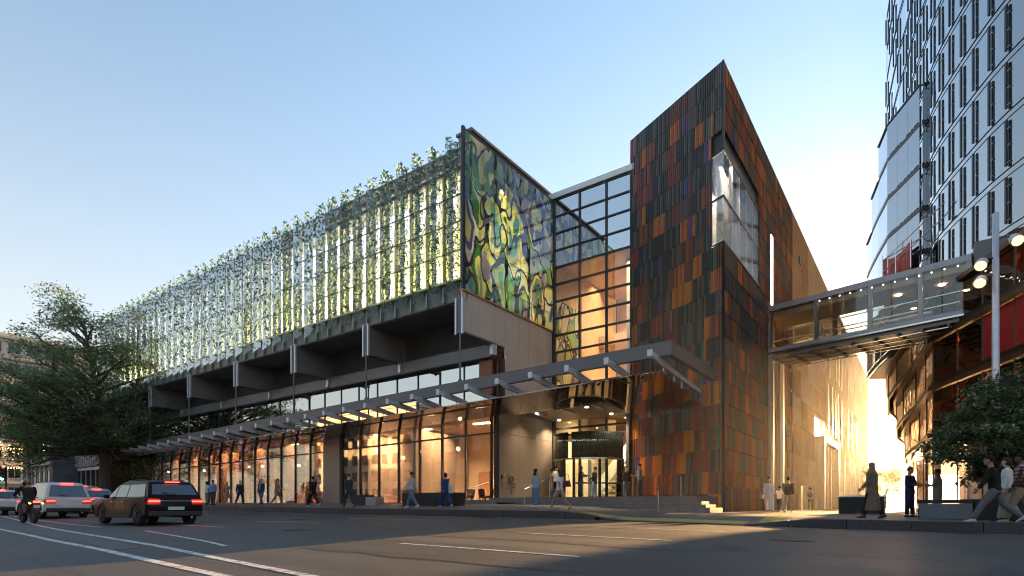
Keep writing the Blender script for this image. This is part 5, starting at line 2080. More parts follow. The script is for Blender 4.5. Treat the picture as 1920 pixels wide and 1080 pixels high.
# road cones beside the left-hand group
for k, (u, v) in enumerate(((-41.5, 18.8), (-42.6, 18.9))):
    t = thing('traffic_cone', 'red traffic cone by the kerb, the %s of the pair' % ('right' if k == 0 else 'left'), 'cone', (u, v, z_pave(u, v)), 'traffic cones by the kerb', local=True)
    MB().box(-.19, .19, -.19, .19, 0, .04).build('base', mat('cone_red', (.65, .06, .02), .5), t)
    c = MB().lathe([(.14, .04), (.035, .72)], (0, 0, 0), 14).build('cone', bpy.data.materials['cone_red'], t, smooth=True)
    MB().lathe([(.108, .30), (.08, .46)], (0, 0, 0), 14).build('band', M['white_paint'], c, smooth=True)
# fairy lights among the timber fins in the lobby
lf = random.Random(31)
gv, gg = MB(), MB()
for i in range(170):
    u = lf.choice((-36.5, -39.8, -44, -47.5, -51)) + lf.gauss(0, .5)
    gv.ball((u, 25.6 + lf.random() * .6, lf.uniform(.6, 4.6) + GR(u)), .022, .022, .022, 4, 3)
for i in range(80):
    u = lf.choice((-34.9, -38, -41.5)) + lf.gauss(0, .35)
    gg.ball((u, 25.6 + lf.random() * .6, lf.uniform(1.6, 4.3) + GR(u)), .022, .022, .022, 4, 3)
tag(gv.build('violet_light_string', M['fairy_violet'], hall), None, kind='stuff')
tag(gg.build('green_light_string', M['fairy_green'], hall), None, kind='stuff')
# potted plants in the lobby
pm3 = leaf_mats('pot_leaf_', ('a', 'b'), ((0.05, 0.10, 0.03), (0.09, 0.13, 0.05)))
for k, (u, v, hh) in enumerate(((-18.98, 25.6, 1.6), (-21.4, 28.4, 1.7), (-49.0, 27.5, 3.4), (-37.4, 26.0, 2.6))):
    t = thing('potted_plant', ['leafy potted plant at the lobby corner post', 'leafy potted plant deeper in the lobby behind the chairs', 'tall leafy plant glowing behind the left shopfront glass', 'slim leafy plant among the timber fins'][k], 'plant', (u, v, .1), local=True, rot=0)
    MB().lathe([(.16, 0), (.22, .45), (.19, .45)], (0, 0, 0), 12).build('pot', M['concrete'], t, smooth=True)
    MB().tube([(0, 0, .4), (.03, 0, hh * .6), (0, .02, hh)], [.03, .02, .01], 5).build('stem', M['bark'], t)
    g = MB()
    for i in range(420):
        z = lf.uniform(.6, hh + .1)
        rr = .42 * sin(pi * min(1, max(.1, (z - .4) / hh))) ** .7 * (.5 if k == 3 else 1)
        a = lf.uniform(0, 2 * pi)
        g.mi = lf.randrange(2)
        leaf(g, (cos(a) * rr * lf.random(), sin(a) * rr * lf.random(), z), .2, .08, lf)
    tag(g.build('foliage', pm3, t), None, kind='stuff')
# ------------------------------------------------------------------ vehicles
M['tyre'] = mat('tyre', (0.018, 0.018, 0.018), .8, 0, .2, 20)
M['rim'] = mat('rim', (0.42, 0.42, 0.43), .3, .9, .1, 8)
M['car_glass'] = glass('car_glass', (0.05, 0.055, 0.06), 1.5, 1.0, .10)
M['tail_lamp'] = glow('tail_lamp', (1.0, .03, .02), 2.6)
M['tail_red'] = mat('tail_red', (0.35, 0.01, 0.01), .15, 0, 0)
M['head_lamp'] = mat('head_lamp', (0.6, 0.6, 0.62), .1, .3, 0)
M['plastic'] = mat('plastic', (0.02, 0.02, 0.02), .6, 0, .1, 10)
M['plate'] = mat('plate', (0.65, 0.65, 0.62), .5, 0, .05, 10)


def car(name, label, cat, u, v, col, L=4.6, Wd=1.82, H=1.62, kind='suv', rot=A + pi, group='cars driving away along the street', rough=.25):
    """local axes: +x is forwards, rear at -L/2"""
    t = thing(name, label, cat, (u, v, z_road(u, v)), group, local=True, rot=rot)
    paint_ = mat('car_paint_' + label[:14], col, rough + .05, .0, .03, 2, coat=.05 if col[0] < .1 else .2, spec=.06 if col[0] < .1 else .3)
    h = L / 2
    w = Wd / 2
    belt = .92 if kind == 'suv' else .86
    wr = .35 if kind == 'suv' else .32
    xf, xr = h - .86, -h + .82
    # side profile with wheel arches

    def arch(cx, rad):
        return [(cx + rad * cos(a), .30 + rad * sin(a)) for a in [pi * k / 8 for k in range(9)]]
    prof = [(-h + .06, .30)]
    prof += list(reversed(arch(xr, wr + .07)))
    prof += list(reversed(arch(xf, wr + .07)))
    prof += [(h - .08, .28), (h, .48), (h - .02, .68), (h - .25, .80), (h - 1.15, belt), (-h + .25, belt + .06), (-h + .03, belt + .0), (-h, .62), (-h + .02, .42)]
    g = MB()
    n = len(prof)
    # three slices so that the flanks bulge
    rings = []
    for y, sx in ((-w, .975), (-w * .9, 1.0), (0, 1.012), (w * .9, 1.0), (w, .975)):
        rings.append([(x * sx, y, z) for x, z in prof])
    vs = [q for r_ in rings for q in r_]
    fs = [tuple(reversed(range(n))), tuple(range(4 * n, 5 * n))]
    for i in range(4):
        for k in range(n):
            fs.append((i * n + k, i * n + (k + 1) % n, (i + 1) * n + (k + 1) % n, (i + 1) * n + k))
    g.add(vs, fs)
    g.build('body', paint_, t, bevel=.06)
    # cabin: a rounded side outline, narrowing towards the roof
    zr = H
    if kind == 'suv':
        out = [(-h + .06, belt - .05), (-h + .10, belt + .10), (-h + .30, zr - .16), (-h + .42, zr - .05), (-h + .75, zr), (-.2, zr + .015), (h - 2.25, zr - .03), (h - 1.95, zr - .12), (h - 1.25, belt + .06), (h - 1.05, belt - .05)]
    else:
        out = [(-h + .35, belt - .02), (-h + .50, belt + .06), (-h + 1.05, zr - .10), (-h + 1.30, zr - .025), (-.25, zr), (h - 2.35, zr - .03), (h - 2.1, zr - .10), (h - 1.35, belt + .05), (h - 1.1, belt - .04)]
    wb, wt = w * .95, w * .73

    def half(z):
        k = max(0, min(1, (z - belt) / (zr - belt)))
        return wb + (wt - wb) * (k ** 1.15)
    n2 = len(out)
    rg = []
    for fy, cr_ in ((-1, 0), (-.86, .012), (-.4, .03), (.4, .03), (.86, .012), (1, 0)):
        rg.append([(x, fy * half(z), z + (cr_ if z > belt + .2 else 0)) for x, z in out])
    vs = [q for r_ in rg for q in r_]
    fs = [tuple(reversed(range(n2))), tuple(range(5 * n2, 6 * n2))]
    for i in range(5):
        for k in range(n2):
            fs.append((i * n2 + k, i * n2 + (k + 1) % n2, (i + 1) * n2 + (k + 1) % n2, (i + 1) * n2 + k))
    cab = MB().add(vs, fs).build('cabin', paint_, t, bevel=.03)
    xt0 = out[2][0] if kind == 'suv' else out[2][0]
    xb1 = out[-2][0]
    # side glass: outline drawn in, cut by pillars
    zc0, zc1 = belt + .05, zr - .13

    def xat(z, front):
        seq = out if not front else list(reversed(out))
        for (x0, z0), (x1, z1) in zip(seq, seq[1:]):
            if z0 <= z <= z1:
                return x0 + (x1 - x0) * (z - z0) / max(1e-6, z1 - z0)
        return 0
    for s in (-1, 1):
        rear0, rear1 = xat(zc0, False) + .16, xat(zc1, False) + .16
        fr0, fr1 = xat(zc0, True) - .12, xat(zc1, True) - .10
        cuts0 = [rear0, -.62, .35, fr0]
        cuts1 = [rear1, -.60, .28, fr1]
        for i in range(3):
            g_ = .035
            q = [(cuts0[i] + g_, zc0), (cuts0[i + 1] - g_, zc0), (cuts1[i + 1] - g_, zc1), (cuts1[i] + g_, zc1)]
            pts = [(x, s * (half(z) + .006), z) for x, z in q] + [(x, s * (half(z) - .03), z) for x, z in q]
            MB().hexa(pts).build('side_window', M['car_glass'], cab)

    def across(x0, z0, x1, z1, off, nm, f0=.86):
        q = []
        for x, z in ((x0, z0), (x1, z1)):
            hw = half(z) * f0
            q.append([(x + off, -hw, z + .02), (x + off, hw, z + .02)])
        pts = [q[0][0], q[0][1], q[1][1], q[1][0]]
        pts2 = [(x - off * 2.2, y, z - .03) for x, y, z in pts]
        MB().hexa(pts + pts2).build(nm, M['car_glass'], cab)
    zb0, zb1 = belt + .10, zr - .15
    across(xat(zb0, False), zb0, xat(zb1, False), zb1, -.022, 'rear_window')
    across(xat(belt + .09, True), belt + .09, xat(zb1, True), zb1, .022, 'windscreen', .9)
    # wheels
    for x in (xf, xr):
        for s in (-1, 1):
            y = s * (w - .12)
            wl = MB().lathe([(wr * .62, -.11), (wr * .95, -.11), (wr, -.07), (wr, .07), (wr * .95, .11), (wr * .62, .11)], (x, y, wr), 22, 1).build('wheel', M['tyre'], t, smooth=True)
            MB().lathe([(wr * .2, s * .115), (wr * .6, s * .105)] if s > 0 else [(wr * .6, s * .105), (wr * .2, s * .115)], (x, y, wr), 18, 1).build('rim', M['rim'], wl)
            for k in range(5):
                a = 2 * pi * k / 5
                MB().bar((x, y + s * .118, wr), (x + wr * .58 * cos(a), y + s * .112, wr + wr * .58 * sin(a)), .06, .02).build('spoke', M['plastic'], wl)
    # lamps, bumpers, plate
    for s in (-1, 1):
        tl = MB().hexa([(-h - .035, s * (w - .42), .70), (-h - .01, s * (w - .02), .70), (-h + .22, s * (w + .015), .72), (-h + .1, s * (w - .3), .72),
                        (-h + .0, s * (w - .42), .90), (-h + .01, s * (w - .05), .90), (-h + .2, s * (w + .0), .88), (-h + .1, s * (w - .3), .88)]).build('tail_light', M['tail_red'], t)
        MB().box(-h - .045, -h - .015, min(s * (w - .40), s * (w - .06)), max(s * (w - .40), s * (w - .06)), .79, .84).build('lit_strip', M['tail_lamp'], tl)
        MB().box(h - .12, h + .005, min(s * (w - .5), s * (w - .08)), max(s * (w - .5), s * (w - .08)), .60, .74).build('headlight', M['head_lamp'], t, bevel=.03)
        mr = MB().ball((xb1 - .35, s * (w + .09), belt + .08), .07, .11, .075, 10, 7).build('door_mirror', paint_, t, smooth=True)
        for x in (-.45, .5):
            MB().box(x - .09, x + .09, min(s * w, s * (w + .025)), max(s * w, s * (w + .025)), belt - .12, belt - .09).build('door_handle', M['rim'], t)
    MB().box(-h - .05, -h + .12, -w * .93, w * .93, .30, .48).build('rear_bumper', M['plastic'], t, bevel=.04)
    MB().box(h - .14, h + .03, -w * .93, w * .93, .26, .46).build('front_bumper', M['plastic'], t, bevel=.04)
    MB().box(-h - .03, -h - .005, -.26, .26, .52, .63).build('number_plate', M['plate'], t)
    MB().box(xt0 - .05, xt0 + .02, -.22, .22, zr - .06, zr - .03).build('brake_light', M['tail_lamp'], t)
    MB().tube([(-h + .02, -w * .55, .26), (-h - .03, -w * .55, .26)], .035, 8).build('exhaust', M['rim'], t)
    # door seams, sills, arch trims, wiper
    for s in (-1, 1):
        for x in (-.62, .35, 1.28):
            MB().box(x - .008, x + .008, min(s * (w - .01), s * (w + .006)), max(s * (w - .01), s * (w + .006)), .36, belt - .01).build('door_seam', M['plastic'], t)
        MB().box(xr + .5, xf - .5, min(s * (w - .06), s * (w + .012)), max(s * (w - .06), s * (w + .012)), .24, .36).build('sill_trim', M['plastic'], t)
        for cx in (xf, xr):
            g_ = MB()
            for k in range(8):
                a0, a1 = pi * k / 8, pi * (k + 1) / 8
                r0, r1 = wr + .05, wr + .10
                P = [(cx + r * cos(a), .30 + r * sin(a)) for r, a in ((r0, a0), (r1, a0), (r1, a1), (r0, a1))]
                g_.hexa([(x, s * (w - .05), z) for x, z in P] + [(x, s * (w + .012), z) for x, z in P])
            g_.build('arch_trim', M['plastic'], t)
    MB().bar((-h - .0, -.02, belt + .12), (-h + .1, .38, belt + .2), .02).build('rear_wiper', M['plastic'], t)
    MB().box(-h - .022, -h + .02, -.5, .5, belt - .10, belt - .085).build('chrome_strip', M['rim'], t)
    if kind == 'suv':
        for s in (-1, 1):
            MB().tube([(-h + .8, s * (wt - .06), zr + .04), (h - 2.5, s * (wt - .06), zr + .03)], .02, 6).build('roof_rail', M['plastic'], t)
    return t


car('black_wagon', 'black wagon with red tail lights nearest on the left of the road', 'car', -23.1, 9.0, (0.012, 0.012, 0.014), 4.7, 1.84, 1.52, 'suv')
car('white_suv', 'white sport utility car behind the motorcyclist with brake lights lit', 'car', -35.6, 9.6, (0.62, 0.62, 0.60), 4.7, 1.88, 1.70, 'suv')
car('silver_car', 'silver hatchback in the far lane just beyond the black wagon', 'car', -41.5, 13.0, (0.42, 0.43, 0.44), 4.4, 1.78, 1.48, 'sedan')
car('white_car', 'white saloon cut off at the left edge of the picture', 'car', -44.8, 9.3, (0.60, 0.61, 0.62), 4.5, 1.8, 1.5, 'sedan')
car('grey_van', 'pale grey people carrier in the far lane in front of the big tree', 'car', -50.5, 14.8, (0.36, 0.37, 0.38), 4.8, 1.9, 1.78, 'suv')

# motorcycle (the rider is built with the people)
bu, bv = -29.2, 7.1
mb_t = thing('motorcycle', 'dark motorcycle with a red tail light riding away on the far left', 'motorcycle', (bu, bv, z_road(bu, bv)), local=True, rot=A + pi)
for x in (-.68, .72):
    wl = MB().lathe([(.22, -.05), (.29, -.07), (.32, -.03), (.32, .03), (.29, .07), (.22, .05)], (x, 0, .32), 22, 1).build('wheel', M['tyre'], mb_t, smooth=True)
    MB().lathe([(.05, -.05), (.24, -.012), (.24, .012), (.05, .05)], (x, 0, .32), 18, 1).build('rim', M['rim'], wl)
MB().extr([(-.35, .42), (.25, .38), (.42, .62), (.30, .92), (.02, .98), (-.20, .80), (-.42, .74)], 1, -.17, .17).build('engine_frame', M['plastic'], mb_t, bevel=.05)
MB().ball((.14, 0, .92), .34, .17, .15, 14, 8).build('fuel_tank', mat('bike_paint', (0.02, 0.02, 0.025), .25, .3, 0, coat=.6), mb_t, smooth=True)
MB().hexa([(-.62, -.13, .80), (0, -.15, .80), (0, .15, .80), (-.62, .13, .80), (-.72, -.1, .92), (0, -.13, .88), (0, .13, .88), (-.72, .1, .92)]).build('seat', M['plastic'], mb_t, bevel=.03)
MB().hexa([(-.98, -.09, .78), (-.6, -.11, .74), (-.6, .11, .74), (-.98, .09, .78), (-1.0, -.08, .92), (-.6, -.1, .90), (-.6, .1, .90), (-1.0, .08, .92)]).build('tail_fairing', M['plastic'], mb_t, bevel=.03)
MB().box(-1.03, -1.0, -.11, .11, .82, .90).build('tail_light', M['tail_lamp'], mb_t)
for s in (-1, 1):
    MB().ball((-.95, s * .2, .80), .04, .04, .03, 8, 6).build('indicator', glow('amber', (1, .4, .03), 3) if 'amber' not in bpy.data.materials else bpy.data.materials['amber'], mb_t)
    MB().tube([(.72, s * .10, .32), (.48, s * .10, .95)], .028, 8).build('fork', M['rim'], mb_t)
    MB().tube([(.46, s * .06, 1.02), (.38, s * .30, 1.06), (.30, s * .37, 1.04)], .017, 6).build('handlebar', M['plastic'], mb_t)
    MB().tube([(.40, s * .32, 1.06), (.44, s * .36, 1.22)], .01, 5).build('mirror_stalk', M['plastic'], mb_t)
MB().ball((.66, 0, .98), .10, .12, .12, 12, 8).build('head_light', M['head_lamp'], mb_t, smooth=True)
MB().tube([(-.1, -.18, .35), (-.5, -.2, .36), (-.85, -.2, .46)], [.035, .05, .06], 10).build('exhaust', M['rim'], mb_t, smooth=True)
MB().box(-1.02, -1.0, -.1, .1, .62, .74).build('number_plate', M['plate'], mb_t)
MB().tube([(-.68, -.06, .32), (-.15, -.1, .42)], .03, 6).build('swing_arm', M['rim'], mb_t)
# ------------------------------------------------------------------ people
_cm = {}


def cloth(col, rough=.8, kind=None):
    key = (col, kind)
    if key in _cm:
        return _cm[key]
    if kind == 'plaid':
        m, nt, out = _new('plaid_cloth')
        p = N(nt, 'ShaderNodeBsdfPrincipled')
        p.inputs['Roughness'].default_value = .85
        tc = N(nt, 'ShaderNodeTexCoord')
        w1 = N(nt, 'ShaderNodeTexWave', Scale=3.4)
        w1.bands_direction = 'Z'
        w2 = N(nt, 'ShaderNodeTexWave', Scale=3.4)
        w2.bands_direction = 'X'
        for w in (w1, w2):
            nt.links.new(tc.outputs['Object'], w.inputs['Vector'])
        a = mixc(nt, w1.outputs['Fac'], (0.20, 0.025, 0.02), (0.55, 0.5, 0.46))
        b = mixc(nt, w2.outputs['Fac'], (0.14, 0.03, 0.025), (1, 1, 1))
        c = mixc(nt, 1.0, a, b, 'MULTIPLY')
        nt.links.new(c, p.inputs['Base Color'])
        nt.links.new(p.outputs[0], out.inputs[0])
    elif kind == 'print':
        m, nt, out = _new('print_cloth')
        p = N(nt, 'ShaderNodeBsdfPrincipled')
        p.inputs['Roughness'].default_value = .85
        tc = N(nt, 'ShaderNodeTexCoord')
        v = N(nt, 'ShaderNodeTexVoronoi', Scale=16.0)
        nt.links.new(tc.outputs['Object'], v.inputs['Vector'])
        c = mixc(nt, v.outputs['Distance'], (0.10, 0.03, 0.02), (0.52, 0.32, 0.20))
        nt.links.new(c, p.inputs['Base Color'])
        nt.links.new(p.outputs[0], out.inputs[0])
    else:
        m = mat('cloth_%d' % len(_cm), col, rough, 0, .18, 9, bump=.35, bscale=22, spec=.2)
    _cm[key] = m
    return m


SKIN = {'l': mat('skin_light', (0.50, 0.30, 0.21), .5, 0, .06, 12), 'm': mat('skin_mid', (0.30, 0.16, 0.09), .5, 0, .06, 12), 'd': mat('skin_dark', (0.10, 0.05, 0.032), .5, 0, .06, 12)}
HAIR = {'k': mat('hair_black', (0.010, 0.008, 0.008), .7, 0, .3, 30, spec=.15), 'b': mat('hair_brown', (0.045, 0.024, 0.013), .7, 0, .3, 30, spec=.2), 'g': mat('hair_grey', (0.3, 0.29, 0.28), .6, 0, .2, 30), 'y': mat('hair_blond', (0.30, 0.19, 0.09), .5, 0, .2, 30)}
M['eye'] = mat('eye', (0.02, 0.015, 0.012), .2, 0, 0)
M['lip'] = mat('lip', (0.30, 0.10, 0.08), .5, 0, 0)
JEANS, DARKJ, BLACK, NAVY, KHAKI, WHITE = (0.10, 0.15, 0.24), (0.035, 0.05, 0.085), (0.014, 0.014, 0.016), (0.018, 0.024, 0.055), (0.26, 0.21, 0.145), (0.66, 0.65, 0.62)


def remesh(o, vs):
    m = o.modifiers.new('join', 'REMESH')
    m.mode = 'VOXEL'
    m.voxel_size = vs
    m.use_smooth_shade = True
    s = o.modifiers.new('soft', 'SMOOTH')
    s.factor = .5
    s.iterations = 3
    return o


def ell(c, rx, ry, n=14, p=1.0):
    return [(c[0] + rx * cos(2 * pi * k / n), c[1] + ry * sin(2 * pi * k / n), c[2]) for k in range(n)]


def person(label, at, face, h=1.74, sex='m', skin='l', hair='k', hstyle='short', top=WHITE, sleeve='long', jacket=None, bottom=DARKJ, btype='trousers', shoes=(0.02, 0.02, 0.02),
           lt=0, rt=0, lk=0, rk=0, la=0, ra=0, le=8, re=8, lab=7, rab=7, lean=0, vox=.021, group=None, topkind=None, coat_hem=None, head_turn=0, seated=False, scarf=None, name='person', z=None, loose=1.0, hand_twist=0):
    u, v = at[0], at[1]
    zz = z if z is not None else z_pave(u, v)
    S = h / 1.75
    t = thing(name, label, 'person', (u, v, zz), group, local=True, rot=face)
    R_ = radians
    f = 1 if sex == 'm' else 0
    # ---- skeleton (forward +y, right +x)
    TH, SHN = .43 * S, .41 * S

    def leg(s, a, k):
        hp = Vector((s * .092 * S, 0, 0))
        kn = hp + Vector((s * .01, sin(R_(a)) * TH, -cos(R_(a)) * TH))
        b = a - k
        an = kn + Vector((0, sin(R_(b)) * SHN, -cos(R_(b)) * SHN))
        return hp, kn, an, b
    Lg, Rg = leg(-1, lt, lk), leg(1, rt, rk)
    low = min(Lg[2].z, Rg[2].z)
    hz = -low + .075 * S if not seated else .95

    def up(p):
        return Vector((p.x, p.y, p.z + hz))
    L3 = [up(p) for p in Lg[:3]] + [Lg[3]]
    R3 = [up(p) for p in Rg[:3]] + [Rg[3]]
    base = hz

    def tor(z, y=0.0):
        """torso point at height z above hip, leaning"""
        k = z * sin(R_(lean))
        return (0, y + k, base + z * cos(R_(lean)))
    sh_w = (.192 if f else .172) * S

    def arm(s, a, e, ab):
        c = tor(.50 * S)
        sh = Vector((s * sh_w, c[1], c[2]))
        d1 = Vector((s * sin(R_(ab)), sin(R_(a)) * cos(R_(ab)), -cos(R_(a)) * cos(R_(ab))))
        el = sh + d1 * .285 * S
        a2 = a + e
        ins = -.25 * (e / 90.0)
        d2 = Vector((s * (sin(R_(ab)) * .5 + ins), sin(R_(a2)), -cos(R_(a2)))).normalized()
        wr = el + d2 * .25 * S
        return sh, el, wr, d2
    LA, RA = arm(-1, la, le, lab), arm(1, ra, re, rab)
    # ---- body: one continuous skin surface
    g = MB()
    prof = [(-.06, .155, .10), (.03, .160, .112), (.12, .145 if f else .128, .10), (.24, .155 if f else .138, .108), (.38, .172 if f else .150, .115), (.48, .165 if f else .145, .098), (.545, .07, .065), (.62, .058, .06), (.66, .056, .058)]
    g.loft([ell(tor(z * S), rx * S, ry * S) for z, rx, ry in prof])
    hc = Vector(tor(.73 * S, .015 * S))
    ct, st_ = cos(R_(head_turn)), sin(R_(head_turn))

    def hd(x, y, z_):
        return (hc.x + (x * ct - y * st_) * S, hc.y + (x * st_ + y * ct) * S, hc.z + z_ * S)
    # head: skull and jaw, nose, ears
    rings = []
    for z_, rx, ry, yo in ((-.115, .025, .03, .045), (-.10, .048, .058, .03), (-.06, .064, .080, .014), (-.01, .073, .092, .004), (.04, .077, .098, 0), (.08, .070, .090, -.004), (.108, .046, .06, -.006), (.12, .015, .02, -.006)):
        rings.append([hd(rx * cos(2 * pi * k / 14), yo + ry * sin(2 * pi * k / 14), z_) for k in range(14)])
    g.loft(rings)
    g.tube([hd(0, .088, .02), hd(0, .112, -.028), hd(0, .09, -.035)], [.010 * S, .016 * S, .012 * S], 6)
    for s in (-1, 1):
        g.ball(hd(s * .078, .0, -.01), .012 * S, .022 * S, .032 * S, 6, 5)
    for A_, s in ((LA, -1), (RA, 1)):
        g.tube([A_[0], A_[0].lerp(A_[1], .5), A_[1], A_[1].lerp(A_[2], .3), A_[2]], [.050 * S, .046 * S, .038 * S, .038 * S, .027 * S], 10)
        g.ball(A_[0], .05 * S, .05 * S, .05 * S, 10, 6)
    for Q in (L3, R3):
        g.tube([Q[0], Q[0].lerp(Q[1], .5), Q[1], Q[1].lerp(Q[2], .3), Q[2], Q[2] + Vector((0, 0, -.03 * S))], [.085 * S, .075 * S, .052 * S, .055 * S, .036 * S, .036 * S], 12)
    body = remesh(g.build('body', SKIN[skin], t), min(vox, .019))
    # hands: palm, four fingers, thumb
    for A_, s in ((LA, -1), (RA, 1)):
        d = A_[3]
        side = Vector((s, 0, 0))
        side = (side - d * side.dot(d)).normalized()
        fw = d.cross(side) * s
        if fw.y < 0:
            fw = -fw
        hm = MB()
        w0 = A_[2]
        pc = w0 + d * .05 * S
        P = []
        for k, (al, wd_, th) in enumerate(((0, .022, .016), (.045, .038, .015), (.085, .040, .012))):
            c = w0 + d * al * S
            P.append([c + fw * (wd_ * S * cos(q)) + side * (th * S * sin(q)) for q in [2 * pi * i / 8 for i in range(8)]])
        hm.loft(P)
        for k in range(4):
            off = (-.028 + .0187 * k) * S
            Lf = (.060, .072, .070, .056)[3 - k] * S
            p0 = w0 + d * .08 * S + fw * off
            c1 = p0 + d * Lf * .5 - side * .004
            c2 = c1 + (d * .82 - side * .45).normalized() * Lf * .5
            hm.tube([p0, c1, c2], [.0095 * S, .009 * S, .0065 * S], 6)
        p0 = w0 + d * .025 * S + fw * .030 * S
        hm.tube([p0, p0 + (d * .6 + fw * .75).normalized() * .035 * S, p0 + (d * .9 + fw * .45).normalized() * .068 * S], [.012 * S, .0105 * S, .007 * S], 6)
        hm.build('hand', SKIN[skin], body, smooth=True)
    # face
    for s in (-1, 1):
        MB().ball(hd(s * .030, .084, .012), .011 * S, .007 * S, .006 * S, 8, 5).build('eye', M['eye'], body, smooth=True)
    MB().ball(hd(0, .086, -.062), .022 * S, .008 * S, .006 * S, 8, 5).build('mouth', M['lip'], body, smooth=True)
    # ---- hair
    if hstyle != 'none':
        g = MB()
        rings = []
        for z_, rx, ry, yo in ((-.03, .078, .070, -.045), (.02, .084, .092, -.018), (.06, .084, .104, -.004), (.095, .072, .092, -.004), (.122, .045, .058, -.004), (.132, .014, .02, -.004)):
            rings.append([hd(rx * cos(2 * pi * k / 14), yo + ry * sin(2 * pi * k / 14), z_) for k in range(14)])
        g.loft(rings)
        if hstyle == 'long':
            rr = []
            for z_, rx, ry, yo in ((.05, .07, .05, -.06), (-.05, .082, .048, -.062), (-.15, .085, .042, -.075), (-.25, .075, .035, -.085), (-.33, .05, .022, -.085)):
                rr.append([hd(rx * cos(2 * pi * k / 12), yo + ry * sin(2 * pi * k / 12), z_) for k in range(12)])
            g.loft(rr)
        elif hstyle == 'bob':
            g.ball(hd(0, -.03, -.02), .092 * S, .095 * S, .11 * S, 12, 8)
        elif hstyle == 'afro':
            g.ball(hd(0, -.02, .03), .105 * S, .115 * S, .105 * S, 12, 8)
        elif hstyle == 'bun':
            g.ball(hd(0, -.11, .08), .045 * S, .045 * S, .045 * S, 10, 6)
        hb = g.build('hair', HAIR[hair] if isinstance(hair, str) else cloth(hair), t)
        remesh(hb, .014)
    if scarf:
        g = MB()
        rings = []
        for z_, rx, ry, yo in ((-.30, .17, .13, -.01), (-.20, .155, .12, -.01), (-.13, .10, .10, -.015), (-.05, .092, .082, -.035), (.03, .096, .098, -.022), (.09, .085, .10, -.012), (.128, .05, .065, -.008), (.14, .015, .02, -.008)):
            rings.append([hd(rx * cos(2 * pi * k / 14), yo + ry * sin(2 * pi * k / 14), z_) for k in range(14)])
        g.loft(rings)
        remesh(g.build('head_scarf', cloth(scarf), t), .016)
    # ---- trousers, shorts or skirt
    q = .016 * S * loose
    if btype in ('trousers', 'shorts', 'wide'):
        g = MB()
        g.loft([ell(tor(z_ * S), (rx + .014) * S, (ry + .016) * S) for z_, rx, ry in ((-.10, .11, .09), (-.05, .155, .11), (.03, .162, .114), (.13, .148 if f else .132, .104))])
        for Q in (L3, R3):
            end = Q[1].lerp(Q[2], .93)
            wl = 1.0 if btype != 'wide' else 1.55
            if btype == 'shorts':
                g.tube([Q[0], Q[0].lerp(Q[1], .45), Q[0].lerp(Q[1], .72)], [.105 * S, .1 * S, .1 * S], 12)
            else:
                g.tube([Q[0], Q[0].lerp(Q[1], .5), Q[1], Q[1].lerp(Q[2], .5), end], [.098 * S + q * .3, .086 * S + q, .066 * S * wl + q, .058 * S * wl + q, .050 * S * wl * 1.05 + q], 12)
        remesh(g.build(btype if btype != 'wide' else 'trousers', cloth(bottom), t), vox)
    # ---- shirt / jacket / coat / dress
    g = MB()
    j = .020 * S * loose + (.010 * S if jacket else 0)
    lo = -.03 if not jacket else -.12
    if coat_hem is None:
        pr = [(lo, .160, .112), (.04, .160, .114), (.12, .148 if f else .134, .104), (.24, .158 if f else .142, .110), (.38, .174 if f else .154, .118), (.48, .166 if f else .148, .102), (.535, .085, .075)]
    else:
        hm_ = -coat_hem
        pr = [(hm_, .21 if coat_hem > .5 else .19, .17), (hm_ * .5, .185, .145), (-.02, .168, .12), (.12, .145 if f else .132, .106), (.24, .158 if f else .142, .110), (.38, .174 if f else .154, .118), (.48, .166 if f else .148, .102), (.535, .085, .075)]
    stride = (abs(lt) + abs(rt)) * .0009
    g.loft([ell(tor(z_ * S), rx * S + j, ry * S + j + (stride * S if z_ < -.1 else 0)) for z_, rx, ry in pr])
    if sleeve != 'none':
        for A_ in (LA, RA):
            g.ball(A_[0], .062 * S + j * .3, .062 * S + j * .3, .062 * S + j * .3, 10, 6)
            if sleeve == 'long':
                g.tube([A_[0], A_[0].lerp(A_[1], .5), A_[1], A_[1].lerp(A_[2], .5), A_[1].lerp(A_[2], .96)], [.060 * S + j * .4, .054 * S + j * .4, .048 * S + j * .4, .044 * S + j * .4, .036 * S + j * .4], 10)
            else:
                g.tube([A_[0], A_[0].lerp(A_[1], .75)], [.060 * S + j * .4, .058 * S + j * .4], 10)
    nm = 'coat' if (coat_hem and jacket) else ('dress' if coat_hem else ('jacket' if jacket else 'shirt'))
    remesh(g.build(nm, cloth(jacket or top, .8, topkind), t), vox)
    if jacket and not coat_hem:
        # shirt front showing at the open jacket
        g = MB()
        g.loft([[(x * S, tor(z_ * S)[1] + (yy + .012) * S + j, tor(z_ * S)[2]) for x, yy in ((-w_, .080), (0, .112), (w_, .080), (0, .06))] for z_, w_ in ((.10, .03), (.3, .045), (.46, .05), (.53, .04))])
        g.build('shirt_front', cloth(top), t)
    # ---- shoes
    for Q in (L3, R3):
        an = Q[2]
        b = R_(Q[3]) * .6 if Q[3] < 0 else 0
        fwd = Vector((0, cos(b), sin(b)))
        dn = Vector((0, sin(b), -cos(b)))
        g = MB()
        rr = []
        for al, w_, hh in ((-.075, .026, .05), (-.06, .036, .085), (.0, .040, .09), (.07, .044, .06), (.14, .042, .042), (.178, .022, .028)):
            c = an + fwd * al * S + dn * .072 * S
            rr.append([c + Vector((x * w_ * S, 0, 0)) - dn * (y * hh * S) for x, y in ((-1, 0), (1, 0), (1, .55), (.55, 1), (-.55, 1), (-1, .55))])
        g.loft(rr)
        g.build('shoe', cloth(shoes, .5), t, smooth=True)
    return t


def FACE(deg):
    """0 = walking to the right along the street, 90 = towards the building, 180 = left, -90 = towards the camera"""
    return A + radians(deg) - pi / 2


